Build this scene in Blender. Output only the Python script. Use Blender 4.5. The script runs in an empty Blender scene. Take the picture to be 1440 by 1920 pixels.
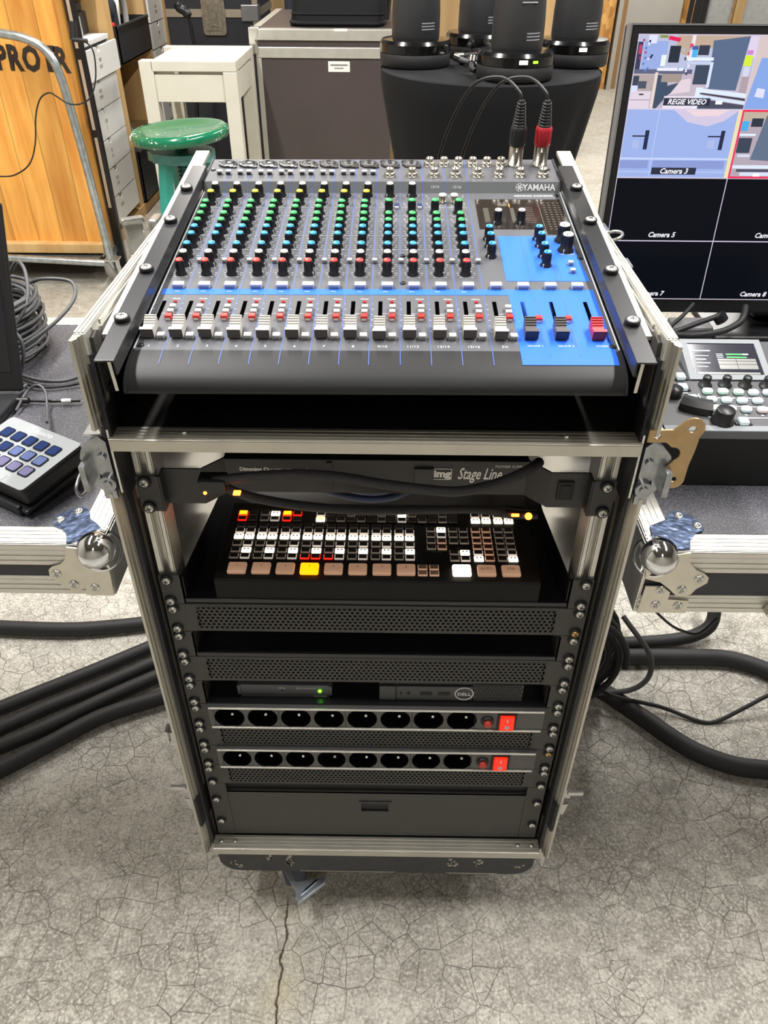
import bpy, bmesh, math, random
from mathutils import Vector, Matrix, geometry
random.seed(7)
C = bpy.context.scene.collection
PI = math.pi
H = 0.88            # the rack's own zero (top of its first unit) stands this high over the floor
FL = -H             # floor level in rack coordinates; the whole scene is lifted by H at the end
U = 0.04445         # one rack unit
I4 = Matrix.Identity(4)
W = {}              # world matrix of every object while building


def T(x, y, z): return Matrix.Translation((x, y, z))
def RX(a): return Matrix.Rotation(a, 4, 'X')
def RY(a): return Matrix.Rotation(a, 4, 'Y')
def RZ(a): return Matrix.Rotation(a, 4, 'Z')
def SC(x, y=None, z=None):
    m = Matrix.Identity(4); m[0][0] = x; m[1][1] = x if y is None else y; m[2][2] = x if z is None else z
    return m


def lin(c):
    if isinstance(c, str):
        c = c.lstrip('#'); c = [int(c[i:i + 2], 16) / 255 for i in (0, 2, 4)]
    return tuple((v / 12.92 if v <= .04045 else ((v + .055) / 1.055) ** 2.4) for v in c) + (1.0,)


MATS = {}
def mat(name, col='#808080', rough=.5, metal=0., emit=None, es=0., noise=0., nscale=60., bump=0., bscale=300., spec=.5, coat=0., stretch=None, trans=0.):
    """Principled material; noise varies value a little, bump gives fine relief."""
    if name in MATS: return MATS[name]
    m = bpy.data.materials.new(name); m.use_nodes = True
    nt = m.node_tree; b = nt.nodes['Principled BSDF']
    b.inputs['Base Color'].default_value = lin(col)
    b.inputs['Roughness'].default_value = rough
    b.inputs['Metallic'].default_value = metal
    b.inputs['Specular IOR Level'].default_value = spec
    b.inputs['Coat Weight'].default_value = coat
    b.inputs['Transmission Weight'].default_value = trans
    if emit is not None:
        b.inputs['Emission Color'].default_value = lin(emit); b.inputs['Emission Strength'].default_value = es
    if noise or bump:
        tc = nt.nodes.new('ShaderNodeTexCoord'); mp = nt.nodes.new('ShaderNodeMapping')
        nt.links.new(tc.outputs['Object'], mp.inputs['Vector'])
        if stretch: mp.inputs['Scale'].default_value = stretch
    if noise:
        n = nt.nodes.new('ShaderNodeTexNoise'); n.inputs['Scale'].default_value = nscale; n.inputs['Detail'].default_value = 4
        nt.links.new(mp.outputs['Vector'], n.inputs['Vector'])
        r = nt.nodes.new('ShaderNodeMapRange'); r.inputs['To Min'].default_value = 1 - noise; r.inputs['To Max'].default_value = 1 + noise
        r.inputs['From Min'].default_value = .3; r.inputs['From Max'].default_value = .7
        nt.links.new(n.outputs['Fac'], r.inputs['Value'])
        mx = nt.nodes.new('ShaderNodeMix'); mx.data_type = 'RGBA'; mx.blend_type = 'MULTIPLY'; mx.inputs['Factor'].default_value = 1
        mx.inputs['A'].default_value = lin(col); nt.links.new(r.outputs['Result'], mx.inputs['B'])
        nt.links.new(mx.outputs['Result'], b.inputs['Base Color'])
    if bump:
        n2 = nt.nodes.new('ShaderNodeTexNoise'); n2.inputs['Scale'].default_value = bscale; n2.inputs['Detail'].default_value = 3
        nt.links.new(mp.outputs['Vector'], n2.inputs['Vector'])
        bp = nt.nodes.new('ShaderNodeBump'); bp.inputs['Strength'].default_value = bump; bp.inputs['Distance'].default_value = .002
        nt.links.new(n2.outputs['Fac'], bp.inputs['Height']); nt.links.new(bp.outputs['Normal'], b.inputs['Normal'])
    MATS[name] = m
    return m


def smooth_path(pts, n=6, closed=False):
    """Catmull-Rom through the points."""
    P = [Vector(p) for p in pts]; out = []; k = len(P)
    rng = range(k) if closed else range(k - 1)
    for i in rng:
        p1, p2 = P[i], P[(i + 1) % k]
        p0 = P[(i - 1) % k] if closed or i > 0 else p1 * 2 - p2
        p3 = P[(i + 2) % k] if closed or i + 2 < k else p2 * 2 - p1
        for j in range(n):
            t = j / n
            out.append(.5 * ((2 * p1) + (p2 - p0) * t + (2 * p0 - 5 * p1 + 4 * p2 - p3) * t * t + (3 * p1 - p0 - 3 * p2 + p3) * t ** 3))
    if not closed: out.append(P[-1])
    return out


_BEV = {}
class MB:
    """Collects shapes and links them as ONE mesh object."""
    def __init__(s): s.v = []; s.f = []; s.m = []; s.s = []
    def add(s, vs, fs, mi=0, smooth=False, M=None):
        o = len(s.v)
        s.v += [(M @ Vector(p)) if M is not None else Vector(p) for p in vs]
        for f in fs:
            s.f.append(tuple(i + o for i in f)); s.m.append(mi); s.s.append(smooth)
        return s
    def box(s, x0, x1, y0, y1, z0, z1, mi=0, bev=0, seg=2, M=None):
        if x0 > x1: x0, x1 = x1, x0
        if y0 > y1: y0, y1 = y1, y0
        if z0 > z1: z0, z1 = z1, z0
        if not bev:
            vs = [(x, y, z) for x in (x0, x1) for y in (y0, y1) for z in (z0, z1)]
            return s.add(vs, [(0, 1, 3, 2), (4, 6, 7, 5), (0, 4, 5, 1), (2, 3, 7, 6), (0, 2, 6, 4), (1, 5, 7, 3)], mi, False, M)
        bm = bmesh.new(); bmesh.ops.create_cube(bm, size=1)
        bmesh.ops.transform(bm, matrix=T((x0 + x1) / 2, (y0 + y1) / 2, (z0 + z1) / 2) @ SC(x1 - x0, y1 - y0, z1 - z0), verts=bm.verts)
        bmesh.ops.bevel(bm, geom=bm.edges[:], offset=min(bev, .49 * min(x1 - x0, y1 - y0, z1 - z0)), segments=seg, profile=.5, affect='EDGES')
        s.bm(bm, mi, False, M); return s
    def bm(s, bm, mi=0, smooth=False, M=None):
        bm.verts.index_update()
        s.add([v.co.copy() for v in bm.verts], [[v.index for v in f.verts] for f in bm.faces], mi, smooth, M); bm.free()
    def cyl(s, p0, p1, r0, r1=None, seg=16, mi=0, cap=True, smooth=True, M=None):
        p0, p1 = Vector(p0), Vector(p1); r1 = r0 if r1 is None else r1
        q = (p1 - p0).to_track_quat('Z', 'Y').to_matrix(); vs = []
        for p, r in ((p0, r0), (p1, r1)):
            for i in range(seg):
                a = 2 * PI * i / seg; vs.append(p + q @ Vector((r * math.cos(a), r * math.sin(a), 0)))
        s.add(vs, [(i, (i + 1) % seg, seg + (i + 1) % seg, seg + i) for i in range(seg)], mi, smooth, M)
        if cap:
            s.add(vs[:seg], [tuple(reversed(range(seg)))], mi, False, M); s.add(vs[seg:], [tuple(range(seg))], mi, False, M)
        return s
    def lathe(s, prof, seg=24, M=None, mi=0, smooth=True, cap=True, a0=0, a1=2 * PI):
        """prof: (r, z) pairs from bottom to top, about the local Z axis"""
        full = abs(a1 - a0 - 2 * PI) < 1e-6; n = seg if full else seg + 1; vs = []
        for r, z in prof:
            for i in range(n):
                a = a0 + (a1 - a0) * i / seg; vs.append((r * math.cos(a), r * math.sin(a), z))
        fs = []
        for k in range(len(prof) - 1):
            for i in range(seg):
                j = (i + 1) % n; fs.append((k * n + i, k * n + j, (k + 1) * n + j, (k + 1) * n + i))
        s.add(vs, fs, mi, smooth, M)
        if cap and full:
            if prof[0][0] > 1e-6: s.add(vs[:n], [tuple(reversed(range(n)))], mi, False, M)
            if prof[-1][0] > 1e-6: s.add(vs[-n:], [tuple(range(n))], mi, False, M)
        return s
    def tube(s, pts, r, seg=8, mi=0, closed=False, M=None, rf=None, sm=0):
        P = smooth_path(pts, sm, closed) if sm else [Vector(p) for p in pts]
        k = len(P); vs = []; up = None
        for i in range(k):
            a = P[(i - 1) % k] if closed or i > 0 else P[i]; b = P[(i + 1) % k] if closed or i < k - 1 else P[i]
            t = (b - a)
            if t.length < 1e-9: t = Vector((0, 0, 1))
            t.normalize()
            if up is None: up = t.orthogonal().normalized()
            up = up - t * up.dot(t)
            if up.length < 1e-6: up = t.orthogonal()
            up.normalize(); sd = t.cross(up); rr = rf(i / max(1, k - 1)) * r if rf else r
            for j in range(seg):
                an = 2 * PI * j / seg; vs.append(P[i] + up * (rr * math.cos(an)) + sd * (rr * math.sin(an)))
        fs = []
        for i in range(k if closed else k - 1):
            for j in range(seg):
                i2 = (i + 1) % k; j2 = (j + 1) % seg; fs.append((i * seg + j, i * seg + j2, i2 * seg + j2, i2 * seg + j))
        s.add(vs, fs, mi, True, M)
        if not closed:
            s.add(vs[:seg], [tuple(reversed(range(seg)))], mi, False, M); s.add(vs[-seg:], [tuple(range(seg))], mi, False, M)
        return s
    def prism(s, poly, z0, z1, mi=0, M=None, holes=(), smooth=False):
        """2-D outline in local XY (counter-clockwise) extruded from z0 to z1; holes are further outlines"""
        loops = [[Vector((p[0], p[1], 0)) for p in l] for l in [poly, *holes]]
        flat = [p for l in loops for p in l]; n = len(flat)
        vs = [(p.x, p.y, z0) for p in flat] + [(p.x, p.y, z1) for p in flat]
        if not holes and len(poly) <= 4 or (not holes and len(poly) > 40):
            tri = [tuple(range(n))]
        else:
            tri = [tuple(t) for t in geometry.tessellate_polygon(loops)]
        fs = []
        for t in tri:
            if len(t) == 3:
                a, b, c = (flat[i] for i in t)
                if (b - a).cross(c - a).z < 0: t = (t[0], t[2], t[1])
            fs.append(tuple(reversed(t))); fs.append(tuple(i + n for i in t))
        s.add(vs, fs, mi, False, M)
        o = 0
        sides = []
        for l in loops:
            k = len(l); area = sum(l[i].x * l[(i + 1) % k].y - l[(i + 1) % k].x * l[i].y for i in range(k))
            for i in range(k):
                a, b = o + i, o + (i + 1) % k
                first = l is loops[0]
                q = (a, b, b + n, a + n)
                if (area < 0) == first: q = tuple(reversed(q))
                sides.append(q)
            o += k
        s.add(vs, sides, mi, smooth, M); return s
    def sphere(s, c, r, seg=20, rings=12, mi=0, sc=(1, 1, 1), M=None):
        prof = [(r * math.sin(PI * i / rings), -r * math.cos(PI * i / rings)) for i in range(rings + 1)]
        MM = T(*c) @ SC(*sc); MM = M @ MM if M is not None else MM
        return s.lathe([(max(a, 1e-5), b) for a, b in prof], seg, MM, mi, True, False)
    def quad(s, a, b, c, d, mi=0, M=None): return s.add([a, b, c, d], [(0, 1, 2, 3)], mi, False, M)
    def grid(s, fn, nu, nv, mi=0, smooth=True, M=None, cu=False):
        """fn(u,v) -> point; u and v from 0 to 1"""
        vs = [fn(i / nu, j / nv) for i in range(nu + (0 if cu else 1)) for j in range(nv + 1)]
        n = nv + 1; k = nu if cu else nu + 1
        fs = [(i * n + j, ((i + 1) % k) * n + j, ((i + 1) % k) * n + j + 1, i * n + j + 1) for i in range(nu) for j in range(nv)]
        return s.add(vs, fs, mi, smooth, M)
    def text(s, string, size, M, mi=0, shear=0, ext=0, ax='CENTER', bold=0, sx=1):
        cu = bpy.data.curves.new('t', 'FONT'); cu.body = string; cu.size = size; cu.shear = shear; cu.extrude = ext
        cu.align_x = ax; cu.align_y = 'CENTER'; cu.resolution_u = 2; cu.offset = bold
        ob = bpy.data.objects.new('t', cu); C.objects.link(ob); dg = bpy.context.evaluated_depsgraph_get()
        me = bpy.data.meshes.new_from_object(ob.evaluated_get(dg))
        s.add([v.co.copy() for v in me.vertices], [tuple(p.vertices) for p in me.polygons], mi, False, M @ SC(sx, 1, 1))
        bpy.data.objects.remove(ob); bpy.data.curves.remove(cu); bpy.data.meshes.remove(me); return s
    def mesh(s, name, mats, Minv=None):
        me = bpy.data.meshes.new(name)
        me.from_pydata([tuple((Minv @ p) if Minv is not None else p) for p in s.v], [], s.f)
        for m in (mats if isinstance(mats, (list, tuple)) else [mats]): me.materials.append(m)
        me.polygons.foreach_set('material_index', s.m); me.polygons.foreach_set('use_smooth', s.s)
        me.update(); return me
    def build(s, name, mats, parent=None, local=False, base=None):
        """Link as one object. Points are in rack coordinates unless local (then in the parent's frame). base: origin of a top-level object."""
        if parent is not None:
            me = s.mesh(name, mats, None if local else W[parent].inverted()); o = bpy.data.objects.new(name, me); o.parent = parent; W[o] = W[parent].copy()
        else:
            b = T(*(base or (0, 0, 0))); me = s.mesh(name, mats, b.inverted()); o = bpy.data.objects.new(name, me); o.matrix_basis = b; W[o] = b
        C.objects.link(o); return o


def tag(o, label=None, cat=None, group=None, kind=None):
    if label: o['label'] = label
    if cat: o['category'] = cat
    if group: o['group'] = group
    if kind: o['kind'] = kind
    return o
def thing(name, label, cat, loc=(0, 0, 0), R=None, group=None):
    o = bpy.data.objects.new(name, None); C.objects.link(o); o.empty_display_size = .05
    M = T(*loc) @ (R if R is not None else I4); o.matrix_basis = M; W[o] = M
    return tag(o, label, cat, group)
def rep(name, me, parent, M=I4):
    """another object on the same mesh, in its parent's frame"""
    o = bpy.data.objects.new(name, me); C.objects.link(o); o.parent = parent; o.matrix_basis = M; W[o] = W[parent] @ M
    return o
def struct(name, mb, m):
    return tag(mb.build(name, m), kind='structure')
def copy_tree(o, M=None, label=None, parent=None):
    c = o.copy(); C.objects.link(c); c.parent = parent
    if parent is None:
        if M is not None: c.matrix_basis = M
        W[c] = c.matrix_basis.copy()
    else: W[c] = W[parent] @ c.matrix_basis
    if label: c['label'] = label
    for ch in o.children: copy_tree(ch, parent=c)
    return c


# ---- the camera the photograph was taken with, and where a picture point meets a plane of the place
CAM = Vector((0.01426, -0.62951, 0.44370)); PITCH, YAW, ROLL, F = 0.65857, -0.00894, 0.00595, 1442.0
_f = Vector((math.sin(YAW) * math.cos(PITCH), math.cos(YAW) * math.cos(PITCH), -math.sin(PITCH)))
_r = Vector((math.cos(YAW), -math.sin(YAW), 0)); _u = _r.cross(_f)
cr, sr = math.cos(ROLL), math.sin(ROLL); CR = _r * cr + _u * sr; CU = _u * cr - _r * sr
def ray(x, y): return _f + CR * ((x - 720) / F) - CU * ((y - 960) / F)
def oX(x, y, X): d = ray(x, y); return CAM + d * ((X - CAM.x) / d.x)
def oY(x, y, Y): d = ray(x, y); return CAM + d * ((Y - CAM.y) / d.y)
def oZ(x, y, Z): d = ray(x, y); return CAM + d * ((Z - CAM.z) / d.z)
cam = bpy.data.cameras.new('camera'); cam.sensor_fit = 'HORIZONTAL'; cam.sensor_width = 36; cam.lens = 36 * F / 1440
cam.clip_start = .02; cam.clip_end = 60
camo = bpy.data.objects.new('camera', cam); C.objects.link(camo)
camo.matrix_basis = T(*CAM) @ Matrix((CR, CU, -_f)).transposed().to_4x4()
bpy.context.scene.camera = camo
# ---------------------------------------------------------------- materials
ALU = mat('brushed_aluminium', '#bfbcb2', .36, .85, noise=.06, nscale=25, bump=.12, bscale=220, stretch=(1, 1, .08))
ALU_W = mat('anodised_aluminium', '#d2d0c9', .38, .75, noise=.05, nscale=30, bump=.08, bscale=260)
CHROME = mat('chrome', '#dcdfe2', .07, 1, noise=.04, nscale=40)
ZINC = mat('zinc_plate', '#cfd0cc', .24, .9, noise=.1, nscale=90, bump=.1, bscale=140)
BRONZE = mat('yellow_zinc_plate', '#b59a72', .38, .75, noise=.1, nscale=60)
POWDER = mat('black_powder_coat', '#3a3a38', .55, noise=.06, nscale=40, bump=.15, bscale=900)
GLOSSB = mat('satin_black_paint', '#16171a', .32, bump=.03, bscale=400)
BLACK = mat('black_plastic', '#17181a', .42, bump=.06, bscale=700)
DEEP = mat('matt_black', '#0a0b0d', .6)
RUBBER = mat('black_rubber', '#1b1c1f', .62, noise=.12, nscale=35, bump=.12, bscale=250)
CABLEG = mat('grey_cable', '#4c4d50', .5, noise=.08, nscale=40)
BRAID = mat('braided_sleeve', '#26262a', .55, bump=.6, bscale=1400)
SCREW = mat('screw_steel', '#d6d5d0', .38, .6, noise=.08, nscale=300)
BRASSY = mat('brass_screw', '#c9a870', .3, .9)
PANEL = mat('mixer_panel', '#55565b', .55, .15, noise=.03, nscale=20, spec=.4)
PANEL2 = mat('mixer_step', '#5c5f63', .42, .2)
NOSE = mat('mixer_nose', '#1c1d20', .5, spec=.35)
BLUE = mat('mixer_blue', '#2a68e6', .58, spec=.3)
PRINT = mat('white_print', '#c9ccd4', .5)
BLUEP = mat('blue_print', '#4263bd', .5)
KNOB = mat('knob_black', '#17181d', .4)
CAPS = {k: mat('cap_' + k, c, .38) for k, c in dict(white='#e6e4de', yellow='#e6d43c', green='#3fc468', blue='#38a3dd', red='#ec4640').items()}
GREYB = mat('button_grey', '#a6a8a9', .4)
DGREYB = mat('button_dark', '#7c7f80', .45)
REDB = mat('button_red', '#cf2a20', .4)
FADER = mat('fader_grey', '#b2b0aa', .45)
FADERF = mat('fader_dark_grey', '#5a5756', .45)
FADER2 = mat('fader_charcoal', '#4a4546', .42)
FADERR = mat('fader_red', '#b8202c', .42)
NICKEL = mat('nickel', '#bcb8ae', .24, 1)
DISPG = mat('meter_window', '#2a2522', .12, coat=.3)
LEGEND = mat('meter_print', '#67635c', .4)
FABRICB = mat('black_stretch_cloth', '#17181b', .85, noise=.05, nscale=8, bump=.1, bscale=1200, spec=.2)
BAGM = mat('black_bag_cloth', '#1c1d20', .8, bump=.25, bscale=700, spec=.25)
BROWN = mat('dark_brown_laminate', '#453c3b', .42, noise=.05, nscale=6)
BLKLAM = mat('black_laminate', '#202126', .5, bump=.12, bscale=500)
WHITEP = mat('white_paint', '#cbc7ba', .42, noise=.03, nscale=12)
WHITEC = mat('white_card', '#e3e3e0', .6, noise=.02, nscale=10)
PAPER = mat('paper', '#e8e6e0', .7)
INK = mat('black_ink', '#2b2a2a', .6)
GALV = mat('galvanised_steel', '#b4bcc0', .3, .85, noise=.22, nscale=45, bump=.12, bscale=60)
GREYD = mat('grey_door', '#a3a19b', .5, noise=.03, nscale=6)
MATG = mat('grey_felt', '#8b8d8b', .9, noise=.1, nscale=30, bump=.3, bscale=300)
BINM = mat('black_bin_plastic', '#26272b', .5, bump=.05, bscale=200)
def glow(name, col, e, es, rough=.4): return mat(name, col, rough, emit=e, es=es)
LIT_W = glow('lit_white', '#fff6e6', '#fff0d2', 1.9)
LIT_R = glow('lit_red', '#ff2a12', '#ff2408', 3.0)
LIT_Y = glow('lit_amber', '#ff9a10', '#ff8a08', 2.6)
LIT_G = glow('lit_green', '#60ff20', '#5cff18', 4.0)
LIT_O = glow('lit_orange', '#ff8a3c', '#ff7a2a', 3.0)
BTN_B = glow('button_beige_glow', '#c2a088', '#c89878', .20)  # unlit keys, brightened by a faint glow in the material
BTN_E = glow('button_edge', '#8d837c', '#b8a898', .05)
BTN_D = mat('button_dark_face', '#241c1b', .4)


def wood(name, c1, c2, plank=.14, axis='X', ring=22, rough=.42, dark='#8a4a1c', knots=True):
    """Boards with grain along Z, divided along one axis of the object."""
    m = bpy.data.materials.new(name); m.use_nodes = True; nt = m.node_tree; N = nt.nodes.new; L = nt.links.new
    b = nt.nodes['Principled BSDF']; b.inputs['Roughness'].default_value = rough
    tc = N('ShaderNodeTexCoord'); sp = N('ShaderNodeSeparateXYZ'); L(tc.outputs['Object'], sp.inputs[0])
    ix = {'X': 0, 'Y': 1, 'Z': 2}[axis]
    dv = N('ShaderNodeMath'); dv.operation = 'DIVIDE'; L(sp.outputs[ix], dv.inputs[0]); dv.inputs[1].default_value = plank
    fl = N('ShaderNodeMath'); fl.operation = 'FLOOR'; L(dv.outputs[0], fl.inputs[0])
    wn = N('ShaderNodeTexWhiteNoise'); wn.noise_dimensions = '1D'; L(fl.outputs[0], wn.inputs['W'])
    cb = N('ShaderNodeCombineXYZ'); L(wn.outputs['Value'], cb.inputs[0]); L(wn.outputs['Value'], cb.inputs[2])
    sc = N('ShaderNodeVectorMath'); sc.operation = 'SCALE'; sc.inputs['Scale'].default_value = 7; L(cb.outputs[0], sc.inputs[0])
    ad = N('ShaderNodeVectorMath'); ad.operation = 'ADD'; L(tc.outputs['Object'], ad.inputs[0]); L(sc.outputs[0], ad.inputs[1])
    mp = N('ShaderNodeMapping'); mp.inputs['Scale'].default_value = (1, 1, .1); L(ad.outputs[0], mp.inputs['Vector'])
    nz = N('ShaderNodeTexNoise'); nz.inputs['Scale'].default_value = ring; nz.inputs['Detail'].default_value = 5; nz.inputs['Distortion'].default_value = .25; L(mp.outputs[0], nz.inputs['Vector'])
    rp = N('ShaderNodeValToRGB'); L(nz.outputs['Fac'], rp.inputs[0]); rp.color_ramp.elements[0].position = .3; rp.color_ramp.elements[1].position = .68
    rp.color_ramp.elements[0].color = lin(c2); rp.color_ramp.elements[1].color = lin(c1)
    tone = N('ShaderNodeMapRange'); tone.inputs['To Min'].default_value = .82; tone.inputs['To Max'].default_value = 1.12; L(wn.outputs['Value'], tone.inputs['Value'])
    mu = N('ShaderNodeMix'); mu.data_type = 'RGBA'; mu.blend_type = 'MULTIPLY'; mu.inputs['Factor'].default_value = 1; L(rp.outputs[0], mu.inputs['A']); L(tone.outputs[0], mu.inputs['B'])
    last = mu.outputs['Result']
    if knots:
        vo = N('ShaderNodeTexVoronoi'); vo.inputs['Scale'].default_value = 3.4; mp2 = N('ShaderNodeMapping'); mp2.inputs['Scale'].default_value = (1, 1, .75); L(ad.outputs[0], mp2.inputs['Vector']); L(mp2.outputs[0], vo.inputs['Vector'])
        kr = N('ShaderNodeMapRange'); kr.inputs['From Min'].default_value = .07; kr.inputs['From Max'].default_value = .13; kr.inputs['To Min'].default_value = .85; kr.inputs['To Max'].default_value = 0; L(vo.outputs['Distance'], kr.inputs['Value'])
        k2 = N('ShaderNodeMix'); k2.data_type = 'RGBA'; L(kr.outputs[0], k2.inputs['Factor']); L(last, k2.inputs['A']); k2.inputs['B'].default_value = lin(dark); last = k2.outputs['Result']
    fr = N('ShaderNodeMath'); fr.operation = 'FRACT'; L(dv.outputs[0], fr.inputs[0])
    pp = N('ShaderNodeMath'); pp.operation = 'PINGPONG'; L(fr.outputs[0], pp.inputs[0]); pp.inputs[1].default_value = .5
    gr = N('ShaderNodeMapRange'); gr.inputs['From Max'].default_value = .03; gr.inputs['To Min'].default_value = .5; L(pp.outputs[0], gr.inputs['Value'])
    m3 = N('ShaderNodeMix'); m3.data_type = 'RGBA'; m3.blend_type = 'MULTIPLY'; m3.inputs['Factor'].default_value = 1; L(last, m3.inputs['A']); L(gr.outputs[0], m3.inputs['B'])
    L(m3.outputs['Result'], b.inputs['Base Color']); MATS[name] = m; return m
CRATEW = wood('varnished_pine', '#efb45c', '#d08838', .108, 'X', 24)
PINE = wood('raw_pine', '#dcb983', '#c49a60', 5, 'X', 14, .6, knots=False)
PLY = wood('plywood', '#c5a678', '#ae8c5e', 9, 'X', 10, .6, knots=False)


def osb(name):
    m = bpy.data.materials.new(name); m.use_nodes = True; nt = m.node_tree; N = nt.nodes.new; L = nt.links.new
    b = nt.nodes['Principled BSDF']; b.inputs['Roughness'].default_value = .6
    tc = N('ShaderNodeTexCoord'); nz = N('ShaderNodeTexNoise'); nz.inputs['Scale'].default_value = 8; L(tc.outputs['Object'], nz.inputs['Vector'])
    mp = N('ShaderNodeMapping'); mp.inputs['Scale'].default_value = (1, 1, .45); L(tc.outputs['Object'], mp.inputs['Vector'])
    vo = N('ShaderNodeTexVoronoi'); vo.inputs['Scale'].default_value = 26; L(mp.outputs[0], vo.inputs['Vector'])
    rp = N('ShaderNodeValToRGB'); sp = N('ShaderNodeSeparateColor'); L(vo.outputs['Color'], sp.inputs[0]); L(sp.outputs[0], rp.inputs[0])
    rp.color_ramp.elements[0].color = lin('#a06a2c'); rp.color_ramp.elements[1].color = lin('#d9a860')
    L(rp.outputs[0], b.inputs['Base Color']); MATS[name] = m; return m
OSB = osb('strand_board')


def speckle(name, base, spk, scale=900, thr=.62, rough=.4):
    m = bpy.data.materials.new(name); m.use_nodes = True; nt = m.node_tree; N = nt.nodes.new; L = nt.links.new
    b = nt.nodes['Principled BSDF']; b.inputs['Roughness'].default_value = rough
    tc = N('ShaderNodeTexCoord'); nz = N('ShaderNodeTexNoise'); nz.inputs['Scale'].default_value = scale; nz.inputs['Detail'].default_value = 1; L(tc.outputs['Object'], nz.inputs['Vector'])
    mr = N('ShaderNodeMapRange'); mr.inputs['From Min'].default_value = thr - .12; mr.inputs['From Max'].default_value = thr + .1; L(nz.outputs['Fac'], mr.inputs['Value'])
    mx = N('ShaderNodeMix'); mx.data_type = 'RGBA'; L(mr.outputs[0], mx.inputs['Factor']); mx.inputs['A'].default_value = lin(base); mx.inputs['B'].default_value = lin(spk)
    L(mx.outputs['Result'], b.inputs['Base Color'])
    bp = N('ShaderNodeBump'); bp.inputs['Strength'].default_value = .4; bp.inputs['Distance'].default_value = .001; L(nz.outputs['Fac'], bp.inputs['Height']); L(bp.outputs['Normal'], b.inputs['Normal'])
    MATS[name] = m; return m
TABLEM = speckle('textured_black_laminate', '#38383e', '#68686f', 620, .6, .45)


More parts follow.
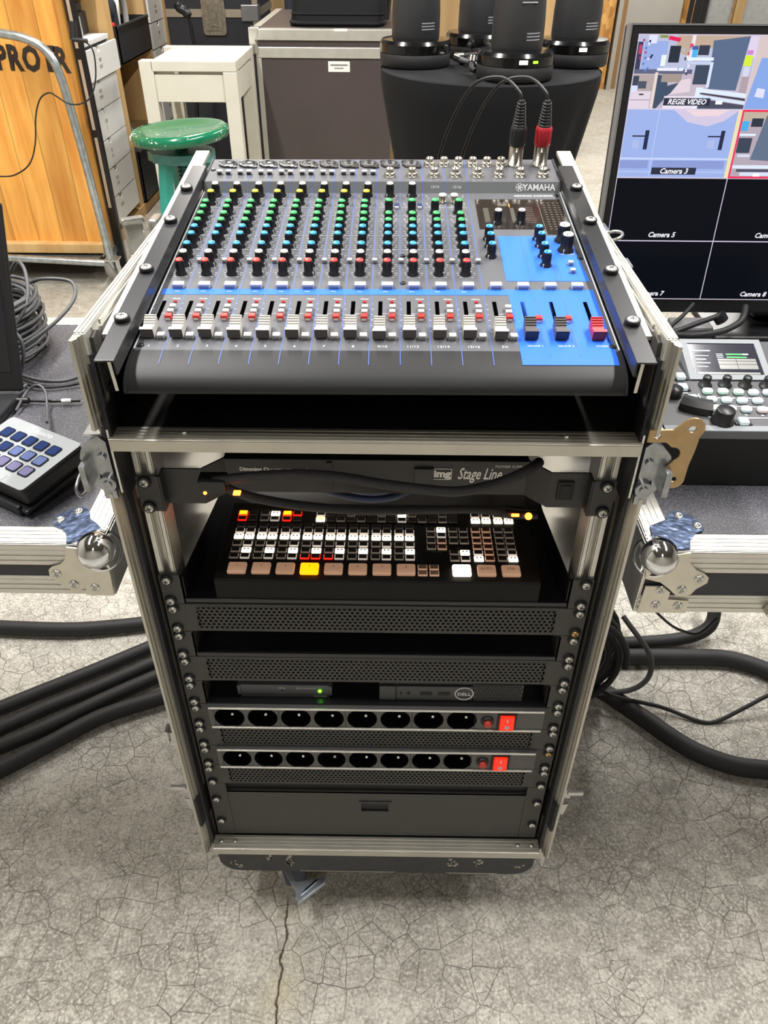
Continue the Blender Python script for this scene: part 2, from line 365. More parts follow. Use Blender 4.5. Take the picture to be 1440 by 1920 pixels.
def floor_mat():
    m = bpy.data.materials.new('cracked_concrete'); m.use_nodes = True; nt = m.node_tree; N = nt.nodes.new; L = nt.links.new
    b = nt.nodes['Principled BSDF']
    def math_(op, a, c=None):
        n = N('ShaderNodeMath'); n.operation = op
        for i, v in enumerate((a, c)):
            if v is None: continue
            if isinstance(v, (int, float)): n.inputs[i].default_value = v
            else: L(v, n.inputs[i])
        return n.outputs[0]
    def rng(v, a, c, d, e):
        n = N('ShaderNodeMapRange'); n.inputs['From Min'].default_value = a; n.inputs['From Max'].default_value = c; n.inputs['To Min'].default_value = d; n.inputs['To Max'].default_value = e; L(v, n.inputs['Value']); return n.outputs[0]
    def noise(scale, det=4, vec=None, dist=0):
        n = N('ShaderNodeTexNoise'); n.inputs['Scale'].default_value = scale; n.inputs['Detail'].default_value = det; n.inputs['Distortion'].default_value = dist; L(vec or tc.outputs['Object'], n.inputs['Vector']); return n
    def mix(f, a, c, mode='MIX'):
        n = N('ShaderNodeMix'); n.data_type = 'RGBA'; n.blend_type = mode
        for k, v in (('Factor', f), ('A', a), ('B', c)):
            if isinstance(v, (int, float)): n.inputs[k].default_value = v
            elif isinstance(v, tuple): n.inputs[k].default_value = v
            else: L(v, n.inputs[k])
        return n.outputs['Result']
    tc = N('ShaderNodeTexCoord'); sep = N('ShaderNodeSeparateXYZ'); L(tc.outputs['Object'], sep.inputs[0])
    wob = noise(16, 5); wv = N('ShaderNodeVectorMath'); wv.operation = 'SCALE'; wv.inputs['Scale'].default_value = .011; L(wob.outputs['Color'], wv.inputs[0])
    av = N('ShaderNodeVectorMath'); av.operation = 'ADD'; L(tc.outputs['Object'], av.inputs[0]); L(wv.outputs[0], av.inputs[1])
    def crack(scale, w):
        v = N('ShaderNodeTexVoronoi'); v.feature = 'DISTANCE_TO_EDGE'; v.inputs['Scale'].default_value = scale; v.voronoi_dimensions = '2D'; L(av.outputs[0], v.inputs['Vector']); return rng(v.outputs['Distance'], 0, w, 1, 0), v.outputs['Distance']
    c1, d1 = crack(24, .027); c2, d2 = crack(45, .030); c3, d3 = crack(71, .030)
    gate = rng(noise(7.5, 5).outputs['Fac'], .36, .62, .12, .95)
    gate2 = rng(noise(9.1, 4).outputs['Fac'], .46, .62, 0, .85)
    near = rng(sep.outputs[1], 1.0, 1.9, 1, .12)
    cr_ = math_('MULTIPLY', math_('MAXIMUM', math_('MAXIMUM', math_('MULTIPLY', c1, gate), math_('MULTIPLY', c2, gate2)), math_('MULTIPLY', c3, math_('MULTIPLY', gate, rng(noise(6.3, 4).outputs['Fac'], .48, .62, 0, .6)))), near)
    big = noise(1.6, 5, dist=.8).outputs['Fac']; mid = noise(11, 6).outputs['Fac']; fine = noise(210, 4).outputs['Fac']; gran = noise(46, 6).outputs['Fac']
    base = mix(rng(big, .35, .65, 0, 1), lin('#a19c93'), lin('#c2beb5'))
    base = mix(rng(mid, .35, .7, 0, .5), base, lin('#8d8980'))
    base = mix(rng(gran, .5, .68, 0, .6), base, lin('#d3cfc5'))
    base = mix(rng(gran, .46, .32, 0, .5), base, lin('#87827a'))
    base = mix(rng(fine, .52, .68, 0, .6), base, lin('#e4e1d9'))
    base = mix(rng(fine, .46, .32, 0, .55), base, lin('#6e6a62'))
    base = mix(math_('MULTIPLY', cr_, .95), base, lin('#56504a'))
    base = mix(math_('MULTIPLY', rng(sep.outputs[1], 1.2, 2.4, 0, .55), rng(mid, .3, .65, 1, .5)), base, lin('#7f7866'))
    # the joint between two pours, straight towards the viewer, with its broken edges
    jx = math_('ADD', sep.outputs[0], math_('MULTIPLY', math_('SUBTRACT', noise(22, 8).outputs['Fac'], .5), .034))
    dj = math_('ABSOLUTE', math_('ADD', jx, .150))
    front = rng(sep.outputs[1], .02, -.02, 0, 1)
    jl = math_('MULTIPLY', rng(dj, .0004, .0026, 1, 0), front)
    patch = math_('MULTIPLY', math_('MULTIPLY', rng(dj, .0, .05, 1, 0), front), rng(mid, .4, .6, 0, .55))
    base = mix(patch, base, lin('#c4b898')); base = mix(jl, base, lin('#3a332a'))
    L(base, b.inputs['Base Color'])
    L(rng(mid, .3, .7, .42, .68), b.inputs['Roughness']); b.inputs['Specular IOR Level'].default_value = .35
    hgt = math_('SUBTRACT', math_('ADD', math_('MULTIPLY', math_('ADD', fine, gran), .22), math_('MULTIPLY', rng(d1, 0, .25, 0, 1), .25)), math_('ADD', math_('MULTIPLY', cr_, .7), jl))
    bp = N('ShaderNodeBump'); bp.inputs['Strength'].default_value = .5; bp.inputs['Distance'].default_value = .004; L(hgt, bp.inputs['Height']); L(bp.outputs['Normal'], b.inputs['Normal'])
    return m
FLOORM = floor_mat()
# ---------------------------------------------------------------- flight case with the rack
XO, XI, XI2, YF, YB = .262, .2475, .2515, -.024, .572
ZB, ZL, ZU, ZT = -.688, -.006, .066, .157
SPACER = mat('spacer_grey', '#3c3834', .8, noise=.35, nscale=260, bump=.4, bscale=300)
case = thing('flight_case_rack', 'tall aluminium-edged flight case on castors holding the mixing desk and rack units', 'flight case', (0, .27, FL))
def ribs(mb, x, sgn, y0, y1, z0, z1, n=4, along='z'):
    st = (y1 - y0) / n if along == 'z' else (z1 - z0) / n
    for k in range(n):
        if along == 'z': mb.box(x, x - sgn * .0012, y0 + st * (k + .18), y0 + st * (k + .82), z0, z1)
        else: mb.box(x, x - sgn * .0012, y0, y1, z0 + st * (k + .18), z0 + st * (k + .82))
def upright(b, s, xi, z0, z1):
    # extruded corner: narrow front lip, then a ribbed face slanting back to the inside
    P = [(XO, .008), (XO, YF), (XO - .0035, YF - .0008), (XO - .0045, YF + .0015)]
    n = 5; x0, y0, x1, y1 = XO - .0045, YF + .0015, xi, .008
    for k in range(n):
        for f, o in ((.15, 0), (.2, .0011), (.75, .0011), (.8, 0)):
            t = (k + f) / n; P.append((x0 + (x1 - x0) * t - o * .8, y0 + (y1 - y0) * t - o * .5))
    P.append((x1, y1)); P = [(s * x, y) for x, y in P]
    if s > 0: P = P[::-1]
    b.prism(P, z0, z1)
for s in (-1, 1):
    b = MB(); b.box(s * .2487, s * .2555, -.012, YB - .01, ZB + .01, .04, 0); b.box(s * .2480, s * .2487, .034, YB - .03, ZB + .012, .04, 1); b.box(s * .2490, s * .2555, -.012, YB - .01, .04, ZT - .02, 0); b.build('side_board', [BLKLAM, mat('inner_alu_laminate', '#cbc9c3', .2, .8)], case)
    # lower upright of the aluminium frame
    b = MB(); upright(b, s, XI, ZB, ZL); b.build('corner_profile', ALU, case)
    # upper upright and the rim along the top
    b = MB(); upright(b, s, XI2, ZU, ZT - .001); b.build('corner_profile', ALU, case)
    b = MB(); b.box(s * XI2, s * XO, YF + .012, YB - .03, ZT - .03, ZT, bev=.0012)
    for k in range(3): b.box(s * (XI2 + .001 + k * .0034), s * (XI2 + .0030 + k * .0034), YF + .013, YB - .031, ZT, ZT + .0012)
    ribs(b, s * XI2, s, YF + .05, YB - .032, ZT - .028, ZT - .002, 4, 'y'); b.build('top_profile', ALU_W, case)
    b = MB(); b.box(s * XI, s * XO, .0085, YB - .02, ZL - .03, ZL); b.box(s * (XI + .005), s * XO, .0085, YB - .02, ZU, ZU + .03); b.build('parting_profile', ALU, case)
    b = MB(); b.box(s * (XI + .0005), s * (XI + .0025), YF + .002, YB - .05, ZL, ZU); b.build('parting_tongue', ZINC, case)
    b = MB(); b.box(s * (XI - .0012), s * (XI + .0004), YF + .004, .30, ZL - .012, ZU + .02); b.build('side_lining', DEEP, case)
    b = MB(); b.prism([(-.006, .070), (.50, .10), (.50, .139), (.030, .139), (.008, .152), (-.004, .150), (-.006, .122)], 0, .0034, M=T(s * .2495 - .0017, 0, 0) @ Matrix(((0, 0, 1, 0), (1, 0, 0, 0), (0, 1, 0, 0), (0, 0, 0, 1)))); b.build('spacer_strip', SPACER, case)
    # rear uprights and sill
    b = MB(); b.box(s * XI, s * XO, YB - .03, YB, ZB, ZT - .03, bev=.0012); b.build('rear_profile', ALU, case)
    # rack rails: two lips and a channel between them
    for y, nm in ((.0, 'rack_rail'), (.50, 'rack_rail')):
        d = 1 if y == 0 else -1
        b = MB()
        b.box(s * .2350, s * .2408, y + d * .0015, y + d * .004, -.671, .045); b.box(s * .2225, s * .2275, y + d * .0015, y + d * .004, -.671, .045)
        b.box(s * .2275, s * .2350, y + d * .010, y + d * .0125, -.671, .045); b.box(s * .2268, s * .2280, y + d * .0015, y + d * .0125, -.671, .045); b.box(s * .2345, s * .2357, y + d * .0015, y + d * .0125, -.671, .045)
        b.box(s * .2218, s * .2232, y + d * .0015, y + d * .034, -.671, .045); b.build(nm, ALU_W, case)
# front bar under the desk and its dark cover plate
b = MB(); b.box(-.2495, .2495, YF, .0, .044, .0565, bev=.001); b.box(-.2495, .2495, -.0025, -.0, .036, .044)
for k in range(4): b.box(-.249, .249, YF + .002 + k * .0055, YF + .0055 + k * .0055, .0565, .0577)
b.box(-.2475, .2475, YF - .0012, YF, .0445, .056); b.build('front_bar', ALU, case)
b = MB(); b.box(-.2468, .2468, .0, .52, .0545, .0565); b.box(-.2468, -.2455, -.0, .30, .0565, .10); b.box(.2455, .2468, -.0, .30, .0565, .10); b.build('cover_plate', mat('cover_black', '#08090b', .55, spec=.2), case)
b = MB(); b.box(-XI, XI, YF, .0, ZB, -.6735, bev=.001)
for k in range(4): b.box(-.247, .247, YF + .002 + k * .0055, YF + .0055 + k * .0055, -.6735, -.6725)
b.box(-.247, .247, YF - .0012, YF, ZB + .002, -.675); b.build('bottom_bar', ALU, case)
b = MB(); b.box(-XI, XI, YB - .03, YB, ZB, -.66); b.box(-XI, XI, YB - .03, YB, .04, ZT - .03); b.build('rear_bar', ALU, case)
b = MB(); b.box(-.25, .25, .0, YB - .02, ZB + .002, ZB + .012); b.build('floor_board', BLKLAM, case)
small_screw = MB(); small_screw.lathe([(.0032, 0), (.0032, .0008), (.002, .0018), (1e-5, .002)], 10, mi=0)
SSM = small_screw.mesh('rivet', ZINC)
for x in (-.215, -.236, .215, .236):
    rep('rivet', SSM, case, W[case].inverted() @ T(x, -.012, -.6725))
for x in (-.18, .18):
    rep('rivet', SSM, case, W[case].inverted() @ T(x, -.012, .0577))
# wheel board with rounded lower corners
def rounded_board(x, z0, z1, r, n=6):
    p = [(-x, z1)]
    for k in range(n + 1):
        a = PI + (PI / 2) * k / n; p.append((-x + r + r * math.cos(a), z0 + r + r * math.sin(a)))
    for k in range(n + 1):
        a = 1.5 * PI + (PI / 2) * k / n; p.append((x - r + r * math.cos(a), z0 + r + r * math.sin(a)))
    p.append((x, z1)); return p
wbm = mat('scuffed_black_board', '#26282c', .5, noise=.25, nscale=60, bump=.15, bscale=200)
b = MB(); b.prism(rounded_board(.244, -.752, ZB, .032), -.56, .016, M=T(0, 0, 0) @ RX(PI / 2)); wheel_board = b.build('wheel_board', wbm, case)
b = MB()
for x, z, r in ((-.166, -.712, .006), (-.134, -.712, .008), (-.134, -.722, .006), (-.137, -.733, .005), (.118, -.716, .007), (.120, -.725, .006), (.158, -.716, .006), (.156, -.725, .005), (-.222, -.728, .006), (-.214, -.738, .004), (.224, -.730, .006)):
    for k in range(5):
        dx, dz, q = random.uniform(-r, r), random.uniform(-r, r), random.uniform(.0015, .0038)
        n = 7; ph = random.random() * 6
        pts = [(x + dx + q * random.uniform(.6, 1.2) * math.cos(2 * PI * i / n + ph), -.0163, z + dz + q * random.uniform(.6, 1.3) * math.sin(2 * PI * i / n + ph)) for i in range(n)]
        b.add(pts, [tuple(range(n))])
b.box(-.12, .03, -.0165, -.0160, -.7505, -.7493); b.box(.11, .19, -.0165, -.0160, -.7508, -.7494); tag(b.build('paint_scuff', mat('bare_scuff', '#a9a49a', .7), wheel_board), kind='stuff')
# castors
def castor(x, y, rot, pedal=True):
    c = thing('castor', None, None, (x, y, FL), RZ(rot)); c.parent = case; c.matrix_basis = W[case].inverted() @ W[c]
    b = MB(); b.box(-.045, .045, -.05, .05, .122, .1285, bev=.002); b.cyl((0, 0, .112), (0, 0, .122), .03); b.box(-.026, -.022, -.035, .03, .045, .115); b.box(.022, .026, -.035, .03, .045, .115); b.box(-.026, .026, -.035, .035, .108, .113)
    b.cyl((-.032, -.0, .05), (.032, -.0, .05), .006); b.build('fork', ZINC, c, local=True)
    b = MB(); b.lathe([(.018, -.017), (.046, -.017), (.05, -.012), (.05, .012), (.046, .017), (.018, .017)], 32, M=T(0, -.0, .05) @ RY(PI / 2)); b.build('wheel', mat('blue_grey_wheel', '#3a4152', .5), c, local=True)
    if pedal:
        # fan-shaped foot brake sticking out in front
        b = MB(); zp = FL + .078; q = lambda pts: [(lambda p: (p.x, p.y))(oZ(x, y, zp)) for x, y in pts]
        fan = q([(531, 1628), (545, 1628), (551, 1651), (556, 1655), (605, 1645), (610, 1648), (606, 1656), (570, 1688), (560, 1690), (554, 1684), (555, 1670), (547, 1660)])[::-1]
        b.prism(fan, zp - .002, zp + .002)
        for k in range(3):
            p0, p1 = q([(564 + k * 4, 1679 - k * 5), (594 + k * 2, 1653 - k * 2)]); d = Vector((p1[0] - p0[0], p1[1] - p0[1], 0)); an = math.atan2(d.y, d.x); b.box(0, d.length, -.0012, .0012, 0, .0016, M=T(p0[0], p0[1], zp + .002) @ RZ(an))
        p0, p1 = q([(556, 1664), (560, 1690)]); d = Vector((p1[0] - p0[0], p1[1] - p0[1], 0)); b.box(0, d.length, -.0012, .0012, -.012, .003, M=T(p0[0], p0[1], zp) @ RZ(math.atan2(d.y, d.x)))
        p0, p1 = q([(562, 1690), (608, 1654)]); d = Vector((p1[0] - p0[0], p1[1] - p0[1], 0)); b.box(0, d.length, -.0012, .0012, -.006, .003, M=T(p0[0], p0[1], zp) @ RZ(math.atan2(d.y, d.x)))
        b.build('brake_pedal', mat('pedal_zinc', '#c3cbd6', .30, .8, noise=.08, nscale=80), c)
castor(-.150, .055, .35); castor(.150, .085, .2, False); castor(-.165, .50, 1.2, False); castor(.165, .50, -.6, False)
# corner bracket under the lower right corner
b = MB(); b.prism([(.2485, -.686), (.262, -.686), (.2625, -.716), (.2605, -.735), (.2590, -.735), (.256, -.716), (.2505, -.704)], 0, .022, M=T(0, .012, 0) @ RX(PI / 2)); b.build('corner_bracket', ZINC, case)
# butterfly latches -------------------------------------------------------------
def latch_body(M):
    """recessed-latch hinge: plate, drum with screw and folded wing, local XZ plane facing +Y outward"""
    b = MB()
    b.prism([(-.016, -.038), (.016, -.038), (.020, -.02), (.020, .02), (.016, .038), (-.016, .038), (-.020, .02), (-.020, -.02)], 0, .0016, M=M)
    b.cyl((0, -.016, .0016), (0, -.016, .008), .013, seg=20, M=M); b.cyl((0, .017, .0016), (0, .017, .006), .008, seg=16, M=M)
    b.cyl((0, -.016, .008), (0, -.016, .0095), .006, seg=12, M=M)
    b.box(-.013, .013, -.004, .028, .006, .0082, M=M); b.box(-.013, .013, .026, .028, .0082, .02, M=M)
    return b
# left and right latches on the parting line, opened, and the low ones; the wing stands away from the case
def side_latch(s, y, z, wing=None, name='butterfly_latch'):
    M = T(s * XO, y, z) @ Matrix(((0, 0, s, 0), (s, 0, 0, 0), (0, 1, 0, 0), (0, 0, 0, 1)))
    return latch_body(M).build(name, ZINC, case)
side_latch(-1, .012, .020); side_latch(1, .012, .020)
side_latch(-1, .22, .10); side_latch(1, .23, .11)
# the part of each parting-line latch that shows from the front: folded plate with screw
for s in (-1, 1):
    b = MB(); L = 1
    pts = [(.2535, .052), (.260, .058), (.2685, .054), (.2790, .043), (.2820, .034), (.2765, .012), (.2725, .001), (.2685, .004), (.2665, .016), (.2595, .006), (.2535, -.004)]
    pts = [(s * a, c) for a, c in pts]
    if s < 0: pts = pts[::-1]
    b.prism(pts, -.004, .001, M=T(0, -.020, 0) @ RX(PI / 2)); b.box(s * .2745, s * .2800, -.034, -.016, .004, .032, M=None)
    b.cyl((s * .2605, -.017, .035), (s * .2605, -.024, .035), .0042, seg=14); b.cyl((s * .2600, -.012, .006), (s * .2600, -.026, .006), .0085, seg=18); b.cyl((s * .2600, -.026, .006), (s * .2600, -.028, .006), .0045, seg=14)
    b.box(s * .2535, s * .266, -.024, -.020, -.012, -.002)
    b.build('latch_wing', mat('worn_zinc', '#9fa3a6', .22, .9, noise=.2, nscale=120), case)
# yellow-passivated hook plate on the right with two holes and a hooked notch
def arc(cx, cz, r, a0, a1, n=10): return [(cx + r * math.cos(math.radians(a0 + (a1 - a0) * k / n)), cz + r * math.sin(math.radians(a0 + (a1 - a0) * k / n))) for k in range(n + 1)]
pl_ = [(.252, .0725), (.262, .0730)] + [(.2735, .0735)] + arc(.2905, .0745, .0115, 125, -40, 10) + [(.2985, .052), (.2965, .035)] + arc(.2860, .0185, .0105, 10, -160, 10) + [(.2745, .030)] + arc(.2775, .0465, .0085, -60, 100, 8)[::1] + [(.270, .060), (.252, .060)]
cx_h = lambda x, z, r: [(x + r * math.cos(2 * PI * k / 14), z - r * math.sin(2 * PI * k / 14)) for k in range(14)]
pl_ = pl_[::-1]
b = MB(); b.prism(pl_, 0, .002, M=T(0, -.022, 0) @ RX(PI / 2), holes=[cx_h(.2905, .0745, .0035), cx_h(.2860, .0185, .003), cx_h(.2605, .0665, .003)]); b.build('hook_plate', BRONZE, case)
# low latches, left and right, with their dark dishes
for s in (-1, 1):
    P = [(XO - .0055, YF + .0005), (XO - .0020, YF + .0045), (XI + .0030, .0085), (XI - .0008, .0070), (XO - .0080, YF + .0005)]; P = [(s * x, y) for x, y in P]; b = MB(); b.prism(P if s < 0 else P[::-1], -.612, -.545); b.build('latch_dish', DEEP, case)
    b = MB(); b.box(s * .262, s * .288, .02, .023, -.595, -.575, M=None); b.box(s * .278, s * .300, .006, .010, -.566, -.558, M=T(0, 0, 0)); b.cyl((s * .262, .012, -.585), (s * .272, .012, -.585), .008, seg=14)
    b.prism([(s * .264, -.603), (s * .272, -.585), (s * .281, -.583), (s * .277, -.612)][::s], -.001, .001, M=T(0, .004, 0) @ RX(PI / 2)); b.build('butterfly_latch', ZINC, case)
for s, px, py in ((-1, 255, 440), (1, 1150, 436)):
    q = oX(px, py, s * .283); b = MB()
    if s < 0:
        b.box(-.012, .010, -.003, .003, -.022, .016, bev=.002, M=T(*q) @ RZ(.5) @ RX(-.3)); b.box(-.014, .012, -.006, .006, .012, .020, bev=.002, M=T(*q) @ RZ(.5)); b.box(q.x - .010, -.262, q.y - .012, q.y + .012, q.z - .034, q.z - .028); b.box(-.274, -.262, q.y + .02, q.y + .05, q.z - .01, q.z + .01, bev=.003)
    else:
        b.tube([(q.x + .011 * math.cos(a), q.y + .014 * math.sin(a), q.z - .004 + .003 * math.cos(a)) for a in [2 * PI * k / 20 for k in range(20)]], .0022, 8, closed=True); b.box(.262, .276, q.y - .014, q.y + .02, q.z - .02, q.z + .006, bev=.002)
    b.build('butterfly_latch', ZINC, case)
b = MB(); b.box(-.302, -.268, .05, .0525, -.505, -.490, M=None); b.box(-.305, -.301, .045, .06, -.508, -.482); b.build('latch_tab', ZINC, case)

# ---------------------------------------------------------------- screws, ears, grilles
sm_ = MB(); sm_.lathe([(.0068, 0), (.0070, .0016), (.0060, .0036), (.0046, .0030)], 20, mi=1, cap=False)
sm_.lathe([(.0046, .0028), (.0046, .0040), (.0036, .0052), (.0012, .0057), (1e-5, .0057)], 18, mi=0)
for a in (0.3, 0.3 + PI / 2): sm_.box(-.0026, .0026, -.0006, .0006, .0050, .0060, mi=2, M=RZ(a))
SCRM = sm_.mesh('rack_screw', [SCREW, DEEP, BTN_D]); SCRB = sm_.mesh('rack_screw', [BRASSY, DEEP, BTN_D])
def screws(parent, zs, brass=(), xs=(-.2325, .2325)):
    for x in xs:
        for z in zs:
            rep('rack_screw', SCRB if (x, z) in brass else SCRM, parent, W[parent].inverted() @ T(x + random.uniform(-.0006, .0006), -.0022, z) @ RX(PI / 2) @ RZ(random.random() * 3))
def uz(n, f=0): return -(n + f) * U
def ears(mb, n, h=1, xin=.2175, y0=-.0022, mi=0):
    for s in (-1, 1): mb.box(s * xin, s * .2413, y0, .0, uz(n + h) + .0004, uz(n) - .0004, mi)

def grille(n, label):
    """perforated 1U front: hexagonal holes, each with its own rim wall"""
    g = thing('perforated_grille', label, 'rack panel', (0, 0, uz(n + 1)), group='perforated rack grilles')
    z0, z1 = uz(n + 1) + .0005, uz(n) - .0005; b = MB(); ears(b, n, 1, .209)
    a = .0030                                   # half pitch of the hexagon cells
    w, hrow = 2 * a, a * math.sqrt(3); R, r = 2 * a / math.sqrt(3), .0021
    X = .2085; rows = int((z1 - z0 - .004) / hrow); zc0 = (z0 + z1) / 2 - (rows - 1) * hrow / 2
    yo, yi = -.0020, .0002
    for j in range(rows):
        cols = int(2 * X / w) - (j % 2)
        for i in range(cols):
            cx = -cols * w / 2 + w * (i + .5); cz = zc0 + j * hrow
            vs = []
            for k in range(6):
                an = PI / 6 + k * PI / 3; vs.append((cx + R * math.cos(an), yo, cz + R * math.sin(an)))
            for k in range(6):
                an = PI / 6 + k * PI / 3; vs.append((cx + r * math.cos(an), yo, cz + r * math.sin(an)))
            for k in range(6):
                an = PI / 6 + k * PI / 3; vs.append((cx + r * math.cos(an), yi, cz + r * math.sin(an)))
            b.add(vs, [(k, (k + 1) % 6, 6 + (k + 1) % 6, 6 + k) for k in range(6)] + [(6 + k, 6 + (k + 1) % 6, 12 + (k + 1) % 6, 12 + k) for k in range(6)])
    zt, zb = zc0 + (rows - 1) * hrow + R * .6, zc0 - R * .6
    b.box(-.2095, .2095, yo + .0003, .0, zt, z1); b.box(-.2095, .2095, yo + .0003, .0, z0, zb)
    b.box(-.2095, -.2070, yo, .0, z0, z1); b.box(.2070, .2095, yo, .0, z0, z1)
    b.build('perforated_front', POWDER, g)
    b = MB(); b.box(-.2085, .2085, .024, .0255, z0, z1); b.box(-.2085, .2085, .0, .0255, z0, z0 + .001); b.box(-.2085, .2085, .0, .0255, z1 - .001, z1); b.build('dark_backing', DEEP, g)  # added black liner that keeps the grille holes dark
    screws(g, (uz(n, .143), uz(n, .857)), {(.2325, uz(n, .857))} if n == 4 else ())
grille(4, 'perforated black rack grille directly under the video switcher')
grille(6, 'perforated black rack grille right above the small converter and mini computer')
grille(9, 'perforated black rack grille between the two power strips')
grille(11, 'perforated black rack grille between the lower power strip and the drawer')

def rack_shelf(n, label, lip=.006, deep=.34):
    g = thing('rack_tray', label, 'rack shelf', (0, 0, uz(n + 1)))
    z0, z1 = uz(n + 1) + .0006, uz(n) - .0006
    for s in (-1, 1): b = MB(); b.box(s * .2165, s * .2413, -.0022, .0, z0, z1); b.box(s * .2165, s * .2180, -.0022, deep, z0, z1 - .002); b.build('rack_ear', POWDER, g)
    b = MB(); b.box(-.2165, .2165, -.001, deep, z0, z0 + .0016); b.box(-.2165, .2165, -.0016, .0, z0, z0 + lip); b.box(-.2165, .2165, deep - .002, deep, z0, z1); b.build('shelf_plate', GLOSSB, g)
    screws(g, (uz(n, .143), uz(n, .857))); return g
rack_shelf(5, 'empty black rack shelf between two perforated grilles')
rack_shelf(7, 'black rack shelf carrying the small converter and the mini computer', .0015)

# small silver-grey converter on the shelf
cv = thing('signal_converter', 'small dark grey converter box with one green light on the rack shelf', 'converter', (-.1175, .01, uz(8) + .0022))
x0, x1, z0, z1 = -.178, -.057, uz(8) + .0024, uz(7) - .0215
zc = (z0 + z1) / 2
b = MB(); b.box(x0, x1, .010, .10, z0, z1, bev=.0012); b.build('housing', mat('grey_anodised', '#5c5e62', .42, .3), cv)
b = MB(); b.box(x0, x0 + .004, .0085, .010, z0, z1); b.box(x1 - .004, x1, .0085, .010, z0, z1); b.box(x0, x1, .0085, .010, z0, z0 + .0035); b.cyl((-.121, .0100, zc), (-.121, .0090, zc), .0015); b.build('front_rim', mat('grey_rim', '#55585b', .4, .4), cv)
b = MB()
for x, s_ in ((-.121, 'MINI'), (-.100, 'SDI'), (-.090, 'LOOP'), (-.081, 'OUT')): b.text(s_, .0042, T(x, .0098, zc + .0045) @ RX(PI / 2))
b.text('converter', .004, T(-.072, .0083, z0 + .0018) @ RX(PI / 2)); b.build('printing', PRINT, cv)
b = MB(); b.cyl((-.0725, .0100, zc), (-.0725, .0088, zc), .0022, seg=14); b.build('lit_mark', LIT_G, cv)
# mini computer
pc = thing('mini_computer', 'slim black mini computer with a round silver badge and perforated end on the rack shelf', 'computer', (.095, .01, uz(8) + .0022))
x0, x1, z0, z1 = .004, .187, uz(8) + .0024, uz(8) + .0345
zc = (z0 + z1) / 2
b = MB(); b.box(x0, x1, .007, .18, z0, z1, bev=.0015); b.build('housing', BLACK, pc)
b = MB(); b.box(x0, x0 + .021, .004, .007, z0 + .001, z1 - .004, bev=.001); b.box(x0 + .0215, .123, .0045, .007, z0 + .001, z1 - .004, bev=.001); b.build('front_plate', mat('dark_grey_plastic', '#3b3c3e', .45), pc)
b = MB(); b.box(.033 - .003, .036 - .003, .0040, .0046, zc - .003, zc + .001); b.cyl((.041, .0046, zc - .001), (.041, .0040, zc - .001), .0024)
for x in (.056, .079): b.box(x, x + .015, .0040, .0046, zc - .0045, zc + .0015)
b.build('port', DEEP, pc)
b = MB(); b.lathe([(.0105, 0), (.0112, .0007), (.0120, .0007), (.0125, 0)], 28, M=T(.112, .0044, zc - .001) @ RX(PI / 2), cap=False); b.text('DELL', .0078, T(.112, .0036, zc - .001) @ RX(PI / 2) @ RZ(0), bold=.0002); b.build('badge', mat('badge_silver', '#c7c8c8', .35, .5), pc)
b = MB()
for j in range(7):
    for i in range(15):
        x = .1265 + i * .0040 + (j % 2) * .002; z = z0 + .003 + j * .0042
        b.box(x - .0017, x + .0017, .0040, .0050, -.0003, .0003, M=T(0, 0, z) @ T(x, 0, 0) @ RY(PI / 4) @ T(-x, 0, 0)); b.box(x - .0017, x + .0017, .0040, .0050, -.0003, .0003, M=T(0, 0, z) @ T(x, 0, 0) @ RY(-PI / 4) @ T(-x, 0, 0))
b.box(.1245, .1865, .0055, .007, z0 + .001, z1 - .001); b.build('vent_mesh', mat('vent_grey', '#4a4b4c', .5), pc)

